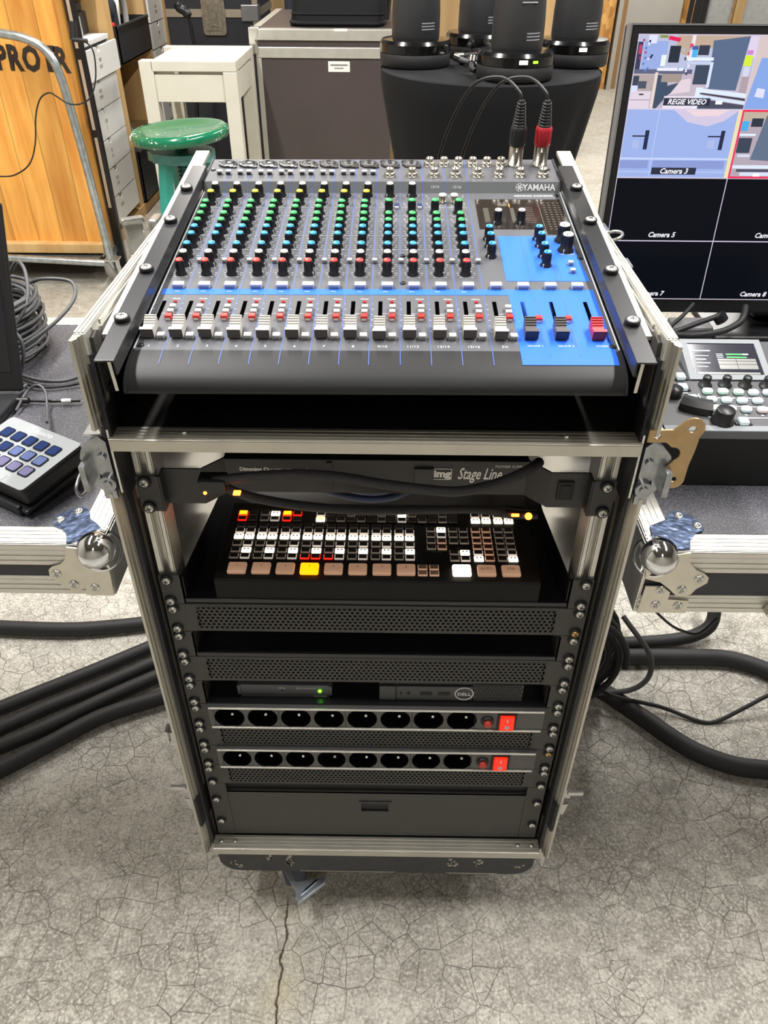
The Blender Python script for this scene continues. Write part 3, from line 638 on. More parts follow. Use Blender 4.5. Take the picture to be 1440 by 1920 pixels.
# ---------------------------------------------------------------- power strips
def power_strip(n, label, xs, xf, xsw, marks):
    g = thing('power_strip', label, 'power strip', (0, 0, uz(n + 1)), group='rack power strips'); z0, z1 = uz(n + 1) + .001, uz(n) - .001; zc = (z0 + z1) / 2 - .0005
    for s in (-1, 1): b = MB(); b.box(s * .2165, s * .2413, -.0022, .0, z0 - .0004, z1 + .0004); b.build('rack_ear', POWDER, g)
    circ = lambda x, r, nn=28: [(x + r * math.cos(2 * PI * k / nn), zc + r * math.sin(-2 * PI * k / nn)) for k in range(nn)]
    b = MB(); b.prism([(-.2165, z0), (.2165, z0), (.2165, z1), (-.2165, z1)], 0, .002, M=T(0, -.004, 0) @ RX(PI / 2), holes=[circ(x, .0193) for x in xs]); 
    b.box(-.2165, .2165, -.004, .045, z1 - .0015, z1); b.box(-.2165, .2165, -.004, .045, z0, z0 + .0015); b.box(-.2165, .2165, .042, .045, z0, z1)
    for x in [(xs[k] + xs[k + 1]) / 2 for k in (1, 3, 5)] + [-.2095, xf - .016]: b.box(x - .0004, x + .0004, -.0062, -.0058, z0 + .003, z1 - .003, 1)
    b.build('housing', [mat('strip_grey_black', '#505050', .45, noise=.04), DEEP], g)
    for zz in (z0 + .0018, z1 - .0018):
        b = MB(); b.box(-.2150, .2150, -.0085, -.0060, zz - .0014, zz + .0014, bev=.0006); b.build('trim_strip', ALU_W, g)
    sb = MB(); sb.lathe([(.0194, .0006), (.0188, .0006), (.0186, -.0150), (1e-5, -.0152)], 28, cap=False, mi=0)
    for dx in (-.0095, .0095): sb.cyl((dx, 0, -.0152), (dx, 0, -.0146), .0026, seg=10, mi=0)
    pin = MB(); pin.cyl((.005, .0095, -.0150), (.005, .0095, .0015), .0024, seg=12); pin.sphere((.005, .0095, .0015), .0024, 12, 6)
    sme, pme = sb.mesh('socket', mat('socket_black', '#040405', .9, spec=.05)), pin.mesh('earth_pin', CHROME)
    for x in xs:
        so = rep('socket', sme, g, W[g].inverted() @ T(x, -.0060, zc) @ RX(PI / 2)); rep('earth_pin', pme, so)
    b = MB(); b.lathe([(.0085, 0), (.0085, .003), (.006, .0045), (.006, .002), (1e-5, .002)], 20, M=T(xf, -.006, zc) @ RX(PI / 2)); b.build('fuse_ring', BLACK, g)
    b = MB(); b.lathe([(.0052, 0), (.0052, .0075), (.004, .009), (1e-5, .0092)], 18, M=T(xf, -.006, zc) @ RX(PI / 2)); b.build('reset_button', mat('dull_red', '#b33428', .45), g)
    b = MB(); b.box(xsw - .0125, xsw + .0125, -.0075, -.0060, zc - .0155, zc + .0155, bev=.001); b.build('switch_frame', DEEP, g)
    b = MB(); M = T(xsw, -.0078, zc) @ RX(PI / 2 - .12); b.box(-.0092, .0092, -.0125, .0125, -.002, .004, bev=.0015, M=M)
    sw = b.build('rocker_switch', glow('lit_switch', '#c01808', '#ff2400', .42, .3), g)
    b = MB(); b.box(-.0007, .0007, .003, .0085, .0041, .0044, M=M); b.lathe([(.0022, .0041), (.0022, .0044), (.0030, .0044), (.0030, .0041)], 16, M=M @ T(0, -.006, 0)); b.build('switch_marks', PRINT, sw)
    b = MB()
    for t_, x, z, sz in marks: b.text(t_, sz, T(x, -.0062, zc + z) @ RX(PI / 2) @ RZ(PI / 2))
    b.build('printing', LEGEND, g); screws(g, (uz(n, .143), uz(n, .857)), {(.2325, uz(n, .143))} if n == 10 else ())
power_strip(8, 'upper black eight-socket rack power strip with lit red switch, under the mini computer', [-.190 + .043 * k for k in range(8)], .144, .169, [('16 A 250 V~', .199, 0, .005)])
power_strip(10, 'lower black eight-socket rack power strip with lit red switch, above the bottom grille', [-.190 + .043 * k for k in range(8)], .145, .169, [('CE', .190, 0, .010), ('3500 W 250 V~', .208, 0, .005)])

# ---------------------------------------------------------------- drawer unit
dr = thing('drawer_unit', 'plain black three-unit rack drawer with a small finger slot at the bottom of the rack', 'drawer', (0, 0, uz(15)))
for s in (-1, 1): b = MB(); b.box(s * .2155, s * .2413, -.0022, .0, uz(15) + .0004, uz(12) - .0004); b.box(s * .2155, s * .2170, -.0005, .30, uz(15) + .001, uz(12) - .001); b.build('rack_ear', POWDER, dr)
b = MB(); zt, zb2 = uz(12) - .0215, uz(15) + .001
b.prism([(-.2150, zb2), (.2150, zb2), (.2150, zt), (-.2150, zt)], 0, .0022, M=RX(PI / 2), holes=[[(-.022, -.602), (-.022, -.580), (.0175, -.580), (.0175, -.602)]])
b.box(-.215, .215, .0, .30, zb2, zb2 + .002); b.box(-.215, .215, -.0022, .006, zt - .0012, zt); df = b.build('drawer_front', POWDER, dr)
b = MB(); b.box(-.0235, .0190, .001, .012, -.604, -.578); b.build('finger_slot', DEEP, df)
b = MB(); b.box(-.0255, .0225, -.0036, -.0022, -.5755, -.5738); b.build('slot_lip', GLOSSB, df)
b = MB(); b.box(-.2150, .2150, .004, .30, zt + .001, uz(12) - .002); b.build('dark_inside', DEEP, dr)
screws(dr, (uz(12, .846), uz(12, 2.132)))
# ---------------------------------------------------------------- rack light drawer in the first unit
rl = thing('rack_light', 'black one-unit rack light with white brand lettering and two flexible lamp arms', 'rack light', (0, 0, uz(1)))
RLM = mat('rack_light_black', '#2a2a2b', .45, bump=.08, bscale=800)
for s in (-1, 1):
    b = MB(); b.box(s * .2180, s * .2413, -.0022, .0, uz(1) + .0004, -.0004); b.box(s * .2165, s * .2185, -.0022, .014, uz(1) + .0004, -.0004)
    b.box(s * .1780, s * .2180, .012, .014, uz(1) + .0004, -.0006)
    p = [(s * .178, .012), (s * .158, .033), (s * .158, .036), (s * .178, .015)]
    b.prism(p if s > 0 else p[::-1], uz(1) + .0004, -.0006); b.build('rack_ear', RLM, rl)
b = MB(); b.box(-.159, .159, .033, .24, uz(1) + .0004, -.0012, bev=.0008); b.box(-.052, -.046, .031, .033, -.040, -.004); b.box(.040, .060, .030, .033, -.034, -.010); b.build('housing', RLM, rl)
b = MB(); b.text('Stage Line', .0200, T(.1080, .0325, -.0175) @ RX(PI / 2), shear=.35, bold=.0003, sx=.56); b.text('img', .0125, T(.0690, .0325, -.0175) @ RX(PI / 2), bold=.0006)
fr_ = [(.0590, -.0245, .0790, -.0238), (.0590, -.0112, .0790, -.0105), (.0590, -.0245, .0597, -.0105), (.0783, -.0245, .0790, -.0105)]
for a, c, d, e in fr_: b.box(a, d, .0322, .0328, c, e)
b.build('brand_lettering', mat('light_print', '#e2e0da', .5), rl)
b = MB(); b.text('POWER SUPPLY', .0046, T(.140, .0325, -.0075) @ RX(PI / 2)); b.text('Dimming Q', .0064, T(-.128, .0325, -.0140) @ RX(PI / 2), bold=.0002); b.text('ILLUMINATION UNIT', .0045, T(-.092, .0325, -.0145) @ RX(PI / 2)); b.build('small_lettering', mat('light_print', '#e2e0da', .5), rl)
b = MB(); b.box(.186, .203, .0095, .012, -.033, -.010, bev=.001); b.box(.189, .200, .0085, .0095, -.030, -.014, bev=.0008); b.build('rocker_switch', DEEP, rl)
# lamp heads and braided arms
b = MB(); a1 = oY(370, 893, -.018); b.box(a1.x, a1.x + .027, -.026, -.006, -.003, .0095, bev=.001); b.build('lamp_head', GLOSSB, rl)
b = MB(); b.box(-.139, -.132, -.0262, -.020, -.0048, -.0030); b.cyl((-.166, -.0255, -.0022), (-.166, -.0268, -.0022), .0018); b.build('lamp_light', LIT_O, rl)
b = MB(); pts = [oY(x, y, Y) for x, y, Y in ((400, 902, -.016), (470, 894, -.016), (560, 889, -.015), (640, 895, -.014), (720, 908, -.013), (800, 918, -.013), (862, 921, -.012), (930, 907, -.008), (985, 884, .0), (1012, 866, .02))]
b.tube(pts, .0052, 10, sm=8); b.build('lamp_arm', BRAID, rl)
b = MB(); pts = [oY(x, y, Y) for x, y, Y in ((415, 906, -.010), (440, 922, -.012), (500, 938, -.008), (590, 951, .0), (690, 957, .012), (790, 956, .03), (880, 955, .045), (945, 960, .050))]
b.tube(pts, .0048, 10, sm=8); b.build('lamp_arm', BRAID, rl)
b = MB(); q = oY(975, 965, .054); b.tube([oY(938, 960, .050), q, oY(1006, 966, .056)], .0058, 12, sm=4); b.build('lamp_head', GLOSSB, rl)
b = MB(); q = oY(966, 965, .0455); b.box(q.x - .0045, q.x + .0045, q.y - .002, q.y, q.z - .002, q.z + .002, bev=.001); q = oY(991, 968, .048); b.sphere(q, .0042, 12, 8); b.build('lamp_light', LIT_O, rl)
screws(rl, (uz(0, .143), uz(0, .857)))
# blue-grey cable loop lying behind the light, over the switcher
for k, (c_, dz) in enumerate((('#39486b', 0), ('#2f3d60', .008), ('#455377', -.008))):
    b = MB(); b.tube([(-.14, .16, -.062 + dz), (-.09, .10 + k * .012, -.074 + dz), (-.02, .072 + k * .012, -.080 + dz), (.03, .078 + k * .012, -.076 + dz), (.07, .12, -.066 + dz), (.02, .2, -.058 + dz), (-.08, .21, -.058 + dz)], .0042, 10, sm=8, closed=True)
    tag(b.build('network_cable', mat('blue_cable_%d' % k, c_, .45), base=(-.02, .1, -.09)), ['blue-grey cable loop under the rack light, nearest the front', 'dark blue cable loop under the rack light, middle of the three', 'pale blue cable loop under the rack light, farthest back'][k], 'cable', 'cable loops under the rack light')

# ---------------------------------------------------------------- tray and video switcher
tr = thing('switcher_tray', 'black metal rack tray with raised sides under the video switcher', 'rack tray', (0, 0, uz(4)))
for s in (-1, 1): b = MB(); b.box(s * .2165, s * .2413, -.0022, .0, uz(4) + .0005, uz(3) - .0005); b.box(s * .2165, s * .2180, -.0022, .012, uz(4) + .0005, uz(3) - .0005); b.build('rack_ear', POWDER, tr)
b = MB(); b.box(-.2165, .2165, -.0022, .40, uz(4) + .001, uz(4) + .003); b.box(-.2165, .2165, -.0022, -.0008, uz(4) + .001, uz(4) + .0085, bev=.0005)
for s in (-1, 1):
    P = [(s * .2165, .0), (s * .2150, .0), (s * .196, .20), (s * .1975, .20)]
    b.prism(P if s > 0 else P[::-1], uz(4) + .003, uz(3) - .004)
b.box(-.2, .2, .36, .362, uz(4) + .003, uz(3)); b.build('tray_plate', GLOSSB, tr)

sw = thing('video_switcher', 'black video switcher panel with rows of lit white, beige and red buttons', 'video switcher', (0, .07, uz(4) + .003))
SZ = -.1405
b = MB(); b.box(-.181, .184, -.001, .142, uz(4) + .0035, SZ, bev=.0018); b.build('console_body', mat('switcher_black', '#080808', .6, bump=.05, bscale=900, spec=.25), sw)
# the bottom face stands clear on four feet
b = MB()
for x in (-.165, .168):
    for y in (.012, .128): b.cyl((x, y, uz(4) + .0029), (x, y, uz(4) + .0042), .006)
b.build('rubber_foot', RUBBER, sw)
def sbtn(edge, face, lit=False):
    b = MB(); b.box(-.0054, .0054, -.0041, .0041, 0, .0024, 0, bev=.0006, seg=1)
    if lit:
        for x in (-.0021, .0021): b.box(x - .0011, x + .0011, .0002, .0022, .00242, .0027, 1)
    else: b.box(-.0045, .0045, -.0029, .0036, .0024, .0027, 1)
    return b.mesh('key', [edge, face])
K_OFF = sbtn(BTN_E, BTN_D); K_DIM = sbtn(mat('button_edge_dim', '#5f5a5a', .5), BTN_D); K_HALF = sbtn(glow('button_edge_half', '#b8b0aa', '#e8ddd0', .22), BTN_D); K_ON = sbtn(LIT_W, BTN_D, True)
K_RED = sbtn(LIT_R, LIT_Y, False); K_RSPILL = sbtn(glow('button_edge_red_spill', '#a82018', '#ff2010', .5), BTN_D); K_BRN = sbtn(BTN_B, mat('button_brown_face', '#4a2a20', .4)); K_ONY = sbtn(LIT_W, mat('lit_face', '#d9d2a8', .4, emit='#fff0b0', es=.6), False)  # dim red edges are the spilled glow of a lit neighbour key
def put(name, me, x, y): rep(name, me, sw, W[sw].inverted() @ T(x, y, SZ - .0006))
cols = [-.1645 + (k // 2) * .02722 + (k % 2) * .0126 for k in range(16)]
lit_r5 = {1, 3, 5, 7, 9, 11, 13, 15}
for k, x in enumerate(cols):
    put('source_key', K_DIM, x, .0955); put('source_key', K_HALF, x, .0850); put('source_key', K_ON, x, .0745)
    put('source_key', K_OFF if k % 2 == 0 else K_HALF, x, .0612); put('source_key', K_ON if k in lit_r5 else K_OFF, x, .0497)
    put('source_key', K_RSPILL if k in (6, 7, 8) else (K_HALF if k % 2 else K_OFF), x, .0388)
top = {0: (K_RED, K_RSPILL), 1: (K_DIM, K_DIM), 2: (K_OFF, K_OFF), 3: (K_ON, K_HALF), 4: (K_RED, K_RSPILL), 5: (K_RSPILL, K_DIM)}
for k in range(6):
    put('audio_key', top[k][0], cols[k] - .0015, .1190); put('audio_key', top[k][1], cols[k] - .0012, .1085)
for k in range(14):
    x = -.0700 + k * .01245
    put('auxiliary_key', K_HALF if k == 0 else K_ON if k == 8 else K_DIM if k % 3 else K_OFF, x, .1190); put('auxiliary_key', K_ONY if k == 0 else K_HALF if k == 8 else K_DIM if k % 2 else K_OFF, x, .1085)
for x in (.1195, .1325, .1470, .1600): put('effect_key', K_HALF, x, .1190); put('effect_key', K_ON, x, .1085)
for j, y in enumerate((.0905, .0800, .0690, .0580)):
    put('effect_key', K_OFF, .0640, y); put('effect_key', (K_ON, K_HALF, K_BRN, K_BRN)[j], .0765, y)
for y in (.0905, .0800, .0690): put('effect_key', K_OFF, .0905, y); put('effect_key', K_OFF, .1030, y)
for j, y in enumerate((.0490, .0380)): put('effect_key', K_OFF, .0900, y); put('effect_key', K_ON if j == 0 else K_HALF, .1025, y)
for j, y in enumerate((.0905, .0800, .0695, .0590, .0490, .0385)):
    for i, x in enumerate((.1178, .1305, .1450, .1572)):
        put('effect_key', K_ON if (j, i) in ((5, 0), (5, 3)) else K_HALF if (j, i) in ((4, 0), (4, 3)) else K_BRN if i < 2 else K_OFF, x, y)
def bigkey(col, txt=None):
    b = MB(); b.box(-.0105, .0105, -.0085, .0085, 0, .0052, 0, bev=.0018)
    if txt: b.text(txt, .0050 if len(txt) > 1 else .0045, T(0, .0022 if len(txt) == 1 else .001, .0053), 1)
    return b.mesh('key', [col, INK])
for k in range(8):
    c_ = glow('lit_program', '#ff8a10', '#ff8204', 1.7) if k == 3 else BTN_B
    put('program_key', bigkey(c_, str(k + 1)), -.1570 + k * .02725, .0165)
for i, x in enumerate((.0525, .0655)):
    for y in (.0225, .0125): put('select_key', sbtn(BTN_B, mat('select_face', '#8a7060', .45)), x, y)
put('transition_key', bigkey(LIT_W), .0965, .0165); put('transition_key', bigkey(BTN_B, 'AUTO'), .1245, .0165); put('transition_key', bigkey(BTN_B, 'FTB'), .1520, .0165)
b = MB(); b.text('AUDIO MIXER', .0045, T(-.143, .1265, SZ + .0002)); b.text('DSK', .004, T(.096, .0575, SZ + .0002)); b.text('STYLE', .004, T(.0700, .0500, SZ + .0002))
b.box(.0575, .0825, .0515, .0519, SZ, SZ + .0003); b.box(.112, .136, .0318, .0322, SZ, SZ + .0003); b.build('legend_print', LEGEND, sw)
screws(tr, (uz(3, .143), uz(3, .857)))
# ---------------------------------------------------------------- mixing desk
MT = math.atan(.115)
MXM = RX(MT) @ RY(-.007)
mxr = thing('mixing_console', 'charcoal sixteen-channel mixing desk with blue master section and coloured knobs on top of the rack', 'mixing desk', (0, .005, .1285), MXM)
def MP(name, b, mats, parent=None): return b.build(name, mats, parent or mxr, local=True)
HW, W2 = .2215, .0115                        # half width, height of the jack shelf
prof = [(.0120, 0), (.0000, -.0006), (-.0100, -.0022), (-.0195, -.0052), (-.0262, -.0098), (-.0298, -.0150), (-.0300, -.0185), (-.0270, -.0212), (-.0150, -.0235), (.02, -.034), (.30, -.060), (.452, -.070), (.452, W2), (.378, W2), (.371, 0)]
def extr(b, pr, x0, x1, mi=0, smooth=False, closed=False):
    n = len(pr); vs = [(x0, v, w) for v, w in pr] + [(x1, v, w) for v, w in pr]
    k = n if closed else n - 1
    b.add(vs, [(i, i + n, (i + 1) % n + n, (i + 1) % n) for i in range(k)], mi, smooth)
b = MB()
extr(b, prof[:11], -HW, HW, 1, True); extr(b, prof[10:12], -HW, HW, 0); extr(b, prof[11:13], -HW, HW, 0); extr(b, prof[12:14], -HW, HW, 0); extr(b, prof[13:15], -HW, HW, 2); extr(b, [prof[14], prof[0]], -HW, HW, 0)
for sx in (-HW, HW):
    b.add([(sx, v, w) for v, w in prof], [tuple(range(len(prof)))], 1)
# printed colours: blue band and blue master field, a hair above the sheet
e = .00025
def patch(x0, x1, v0, v1, mi, w=0, dz=e): b.quad((x0, v0, w + dz), (x1, v0, w + dz), (x1, v1, w + dz), (x0, v1, w + dz), mi)
patch(-.2195, .1318, .1145, .1262, 3); patch(.1318, .2185, .0120, .1262, 3)
extr(b, [(v - .0002, w + .0004) for v, w in ((.0120, 0), (.0000, -.0006), (-.0080, -.0018))], .1318, .2185, 3)
b.add([(.1325, .1440, e), (.2185, .1440, e), (.2135, .2495, e), (.1995, .2495, e), (.1325, .2495, e)], [(0, 1, 2, 3, 4)], 3)
for x in (.1585, .1860): patch(x - .0003, x + .0003, .144, .249, 7, dz=2 * e); patch(x - .0003, x + .0003, .004, .112, 7, dz=2 * e)
# meter window
b.add([(.1145, .2675, e), (.1905, .2675, e), (.1905, .2540, e), (.2185, .2540, e), (.2185, .3520, e), (.1145, .3520, e)], [(0, 1, 2, 3, 4, 5)], 4)
patch(.1898, .1904, .254, .352, 5, dz=2 * e)
for k in range(12):
    for x in (.195, .201, .2075, .213): patch(x, x + .0032, .267 + k * .0066, .2684 + k * .0066, 5, dz=2 * e)
for k in range(6): patch(.1225 + k * .0011, .1230 + k * .0011, .285, .326, 5, dz=2 * e); patch(.1545 + k * .0008, .1549 + k * .0008, .285, .326, 5, dz=2 * e)
patch(.1542, .1552, .329, .338, 8, dz=2 * e)
for k in range(7): patch(.141 + k * .0016, .142 + k * .0016, .331, .338 + (k % 3) * .003, 5, dz=2 * e)
for r_ in range(9): patch(.170 + (r_ % 2) * .002, .182, .284 + r_ * .0052, .2848 + r_ * .0052, 5, dz=2 * e)
# divider lines, tick marks and fader slots
xs_line = [-.2220 + .027 * k for k in range(1, 9)] + [.0225, .0505, .0785, .1065]
for x in xs_line:
    patch(x - .00035, x + .00035, .0120, .371, 7); patch(x - .00035, x + .00035, .3785, .4505, 7, W2)
    b.quad((x - .00035, .3712, .0004), (x + .00035, .3712, .0004), (x + .00035, .3779, W2 + .0002), (x - .00035, .3779, W2 + .0002), 7)
    extr(b, [(v - .0002, w + .0004) for v, w in ((.0120, 0), (.0000, -.0006), (-.0085, -.0019))], x - .00035, x + .00035, 7)
slots = [-.2130 + .027 * k for k in range(8)] + [.003, .031, .059, .087, .116, .144, .172, .206]
kx = [-.2072 + .0269 * k for k in range(8)] + [.0095, .0368, .0642, .0920]
for i, x in enumerate(slots):
    patch(x - .0020, x + .0020, .040, .1015, 9)
    if i < 13:
        for k in range(6): patch(x - .0085, x - .0065 - .0010 * (k % 2), .045 + k * .0102, .0456 + k * .0102, 6)
        patch(x + .002, x + .0125, .0770, .0774, 6)
for i, x in enumerate(kx):
    for v in (.3620, .3385, .3095, .2945, .2765, .2590, .2413, .2233, .1988, .1790, .1595):
        for dx, dv in ((-.0082, -.0035), (.0082, -.0035), (-.0088, .001), (.0088, .001), (-.0062, -.0078), (.0062, -.0078)): patch(x + dx - .0012, x + dx + .0012, v + dv - .0004, v + dv + .0004, 6)
    for v in (.327, .303, .250, .2145): patch(x - .012, x + .012, v, v + .0004, 6)
if True:
    labels = ['1', '2', '3', '4', '5', '6', '7', '8', '9/10', '11/12', '13/14', '15/16', 'FX', 'GROUP 1', 'GROUP 2', 'STEREO']
    for i, (x, t_) in enumerate(zip(slots, labels)):
        b.text(t_, .0052 if i < 13 else .0036, T(x + .003, .0185 if i < 13 else .0205, .0003), 6)
        if i < 12: b.text('PEAK', .0036, T(x + .0112, .1055, .0003), 6)
    for x in (-.2045 + .0265 * k for k in range(12)): b.text('ON', .0030, T(x, .1205, .0006), 6)
    SF = T(0, .3745, W2 / 2) @ RX(math.atan2(W2, .007))
    b.text('YAMAHA', .0106, SF @ T(.1955, -.0002, .0006), 10, bold=.0002, sx=.92)
    b.lathe([(.0044, .0005), (.0049, .0005)], 28, SF @ T(.1715, 0, 0), 10, False, False); b.lathe([(.0008, .0005), (.0009, .0005)], 10, SF @ T(.1715, 0, 0), 10, False, False)
    for k in range(3): b.box(-.0006, .0006, -.0040, .0040, .0004, .0007, 10, M=SF @ T(.1715, 0, 0) @ RZ(k * PI / 3 + PI / 6))
    for x, t_ in ((.066, '13/14'), (.0935, '15/16'), (.0095, '9/10'), (.0375, '11/12')): b.text(t_, .0048, SF @ T(x, .0002, .0006), 6)
    b.text('MIXING CONSOLE', .0062, T(.190, .3620, .0003), 6, bold=.0001)
    b.text('LEVEL', .0038, T(.205, .228, .0006), 6); b.text('PHONES', .0038, T(.205, .204, .0006), 6)
MPR = mat('logo_silver', '#cfd4d8', .35, .3)
body = MP('console_body', b, [PANEL, NOSE, PANEL2, BLUE, DISPG, LEGEND, PRINT, BLUEP, LIT_O, mat('slot_black', '#030303', 1, spec=0), MPR])
# rounded side cheeks with a bright edge
for s in (-1, 1):
    b = MB(); pr = [(v - (.002 if v < 0 else 0), w + .0012) for v, w in prof]
    pl2 = [(v, w) for v, w in pr]
    vs0 = [(s * HW, v, w) for v, w in pl2]; vs1 = [(s * (HW + .0022), v, w) for v, w in pl2]; n = len(pl2)
    b.add(vs0 + vs1, [tuple(range(n)), tuple(range(n, 2 * n))] + [(i, (i + 1) % n, (i + 1) % n + n, i + n) for i in range(n)], 0)
    b.tube([(s * (HW + .0004), v, w) for v, w in pl2[:1]] + [(s * (HW + .0004), .371, .0012)], .0008, 6, 1)
    MP('side_cheek', b, [NOSE, MPR])
# rack ears
ds_ = MB(); ds_.lathe([(.0066, 0), (.0072, .0008), (.0072, .0038), (.0067, .0046), (.0056, .0044), (.0054, .0034)], 24, mi=1, cap=False); ds_.lathe([(.0055, .0034), (.0054, .0044), (.0044, .0052), (.002, .0055), (1e-5, .0055)], 20, mi=0, cap=False)
for a in (0.3, 0.3 + PI / 2): ds_.box(-.0030, .0030, -.0006, .0006, .0049, .0057, mi=2, M=RZ(a))
DSM = ds_.mesh('rack_screw', [SCREW, DEEP, BTN_D])
for s in (-1, 1):
    b = MB(); b.box(s * .2235, s * .2415, -.034, .412, .0165, .0185, bev=.0006); b.box(s * .2235, s * .2250, -.034, .412, .004, .0172)
    MP('rack_ear', b, mat('ear_black', '#2c2d30', .3, .2))
for s, vv in ((-1, (.335, .2445, .129, .033)), (1, (.337, .244, .128, .030))):
    for v in vv: rep('rack_screw', DSM, mxr, T(s * .2335, v, .0185) @ RZ(v * 40))
# steel rails of the case under the ears
for s in (-1, 1):
    b = MB(); b.box(s * .2300, s * .2482, .012, .470, .0115, .0164, bev=.0006); b.box(s * .2325, s * .2355, -.0215, -.0205, -.022, .012)
    b.v = [W[mxr] @ p for p in b.v]; b.build('desk_rail', ALU_W, case)
# --- knobs: black fluted body with a coloured cap
def knob_mesh(r, h):
    b = MB(); b.lathe([(r * 1.42, 0), (r * 1.42, h * .09), (r * 1.12, h * .17), (r * .93, h * .9), (r * .86, h)], 18, cap=True)
    for k in range(9):
        a = 2 * PI * k / 9; b.box(-.0005, .0005, 0, .0006, h * .2, h * .88, M=RZ(a) @ T(0, r * .97, 0))
    b.box(-.0005, .0005, r * 1.05, r * 1.45, 0, h * .24, 1); return b.mesh('knob', [KNOB, PRINT])
def cap_mesh(r, h, col):
    b = MB(); b.lathe([(r * .90, h * .985), (r * .88, h + .0008), (r * .6, h + .0014), (1e-5, h + .0015)], 18, cap=False); b.box(-.0004, .0004, r * .1, r * .8, h + .0013, h + .0017, 1); return b.mesh('cap', [CAPS[col], KNOB])
KR, KH = .0044, .0155
KM = knob_mesh(KR, KH); KC = {c: cap_mesh(KR, KH, c) for c in CAPS}
BKM, BKC = knob_mesh(.0064, .0190), cap_mesh(.0064, .0190, 'white')
def knob(name, x, v, col, big=False, w=0, rot=None):
    k = rep(name, BKM if big else KM, mxr, T(x, v, w) @ RZ(random.uniform(-2.2, -1.6) if rot is None else rot)); rep('cap', BKC if big else KC[col], k); return k
for i, x in enumerate(kx):
    mono = i < 8
    if i < 10: knob('gain_knob', x + (.0025 if mono else .001), .3620, 'white', rot=2.4)
    if mono: knob('compressor_knob', x + .0012, .3385, 'yellow')
    for v in (.3098, .2945, .2766, .2588) if mono else (.3125, .2766, .2588): knob('equaliser_knob', x, v, 'green')
    for v in (.2413, .2233, .1988): knob('auxiliary_knob', x - .0003, v, 'blue')
    knob('effect_knob', x - .0004, .1790, 'white'); knob('level_knob', x - .0006, .1590, 'red')
for x, v in ((.122, .2412), (.122, .2230), (.1215, .1990), (.1775, .2412), (.1778, .2240), (.178, .1988), (.178, .1787)): knob('master_knob', x, v, 'blue', rot=2.5)
knob('meter_knob', .1360, .2845, 'white', rot=2.4); knob('meter_knob', .1630, .2845, 'white', rot=2.9)
knob('phones_knob', .2045, .2375, 'white', True, rot=2.8); knob('phones_knob', .2045, .2135, 'white', True, rot=2.7)
# --- faders
def fader_mesh(c1, c2):
    b = MB(); P = [(-.0105, .0015), (-.0112, .0108), (-.0085, .0118), (-.0030, .0086), (.0000, .0092), (.0108, .0135), (.0118, .0130), (.0125, .0020)]
    n = len(P); wd = lambda v: .0062 if v < -.004 else .0052
    vs = [(-wd(v), v, w) for v, w in P] + [(wd(v), v, w) for v, w in P]
    b.add(vs, [tuple(range(n)), tuple(range(2 * n - 1, n - 1, -1))] + [(i, i + n, i + 1 + n, i + 1) for i in range(1, n - 1)] + [(n - 1, 2 * n - 1, n, 0)], 0)
    b.add([vs[0], vs[n], vs[n + 1], vs[1]], [(0, 1, 2, 3)], 1)
    for k in range(4): b.box(-.0052, .0052, .0008 + k * .0027, .0020 + k * .0027, 0, .0012, 0, M=T(0, 0, .0094 + k * .00108))
    return b.mesh('fader', [c1, c2])
FM = [fader_mesh(FADER, FADERF), fader_mesh(FADER2, mat('fader_black', '#24242a', .4)), fader_mesh(FADERR, mat('fader_dark_red', '#7d1824', .45))]
for i, x in enumerate(slots):
    o = rep('fader', FM[0 if i < 13 else 1 if i < 15 else 2], mxr, T(x, .0405 + random.uniform(-.0012, .0012) + (.002 if i in (2,) else 0), 0))
    if i == 13: o['label'] = 'charcoal fader'
    if i == 15: o['label'] = 'red master fader'
# --- push buttons
def btn_mesh(wx, wy, h, c, c2=None):
    b = MB(); b.box(-wx / 2, wx / 2, -wy / 2, wy / 2, 0, h, 0, bev=.0006, seg=1)
    if c2: b.box(-wx / 2 + .0008, wx / 2 - .0008, -wy / 2 - .0002, -wy / 2 + .0003, .0006, h * .55, 1)
    return b.mesh('button', [c, c2] if c2 else [c])
ONB = btn_mesh(.0118, .0075, .0052, mat('button_clear', '#c9ccd2', .25, trans=.2), DGREYB)
GB, RB, PB, SB = btn_mesh(.0062, .0058, .0052, GREYB, DGREYB), btn_mesh(.0064, .0062, .0055, REDB, WHITEC), btn_mesh(.0072, .0066, .0050, GREYB, DGREYB), btn_mesh(.0056, .0050, .0045, GREYB, DGREYB)
for k in range(12): rep('on_button', ONB, mxr, T(-.2045 + .0266 * k if k < 8 else kx[k], .1297, 0))
for x in (.1203, .1480, .1757, .2030): rep('on_button', ONB, mxr, T(x, .1297, 0))
for i, x in enumerate(slots):
    if i < 13:
        rep('assign_button', GB, mxr, T(x + .0120, .0850, 0)); rep('assign_button', GB, mxr, T(x + .0118, .0758, 0)); rep('assign_button', RB, mxr, T(x + .0116, .0665, 0)); rep('listen_button', PB, mxr, T(x + .0120, .0325, 0))
    elif i < 15: rep('assign_button', RB, mxr, T(x + .0112, .0640, 0))
pk = MB(); pk.lathe([(.0019, 0), (.0017, .0014), (1e-5, .0018)], 10); PKM = pk.mesh('peak_light', mat('peak_red', '#b3151a', .3))
for i, x in enumerate(slots[:12]): rep('peak_light', PKM, mxr, T(x + .0112, .0995, 0))
for i, x in enumerate(kx): rep('filter_button', SB, mxr, T(x + .0142, .1845, 0))
for x, v in ((.2045, .1805), (.2040, .1632)): rep('filter_button', SB, mxr, T(x, v, 0))
PADB = btn_mesh(.0068, .0058, .0050, GREYB, DEEP)
for k in range(8):
    for dx in (-.0052, .0058): rep('pad_button', PADB, mxr, T(-.2003 + .0262 * k + dx, .4015, W2))
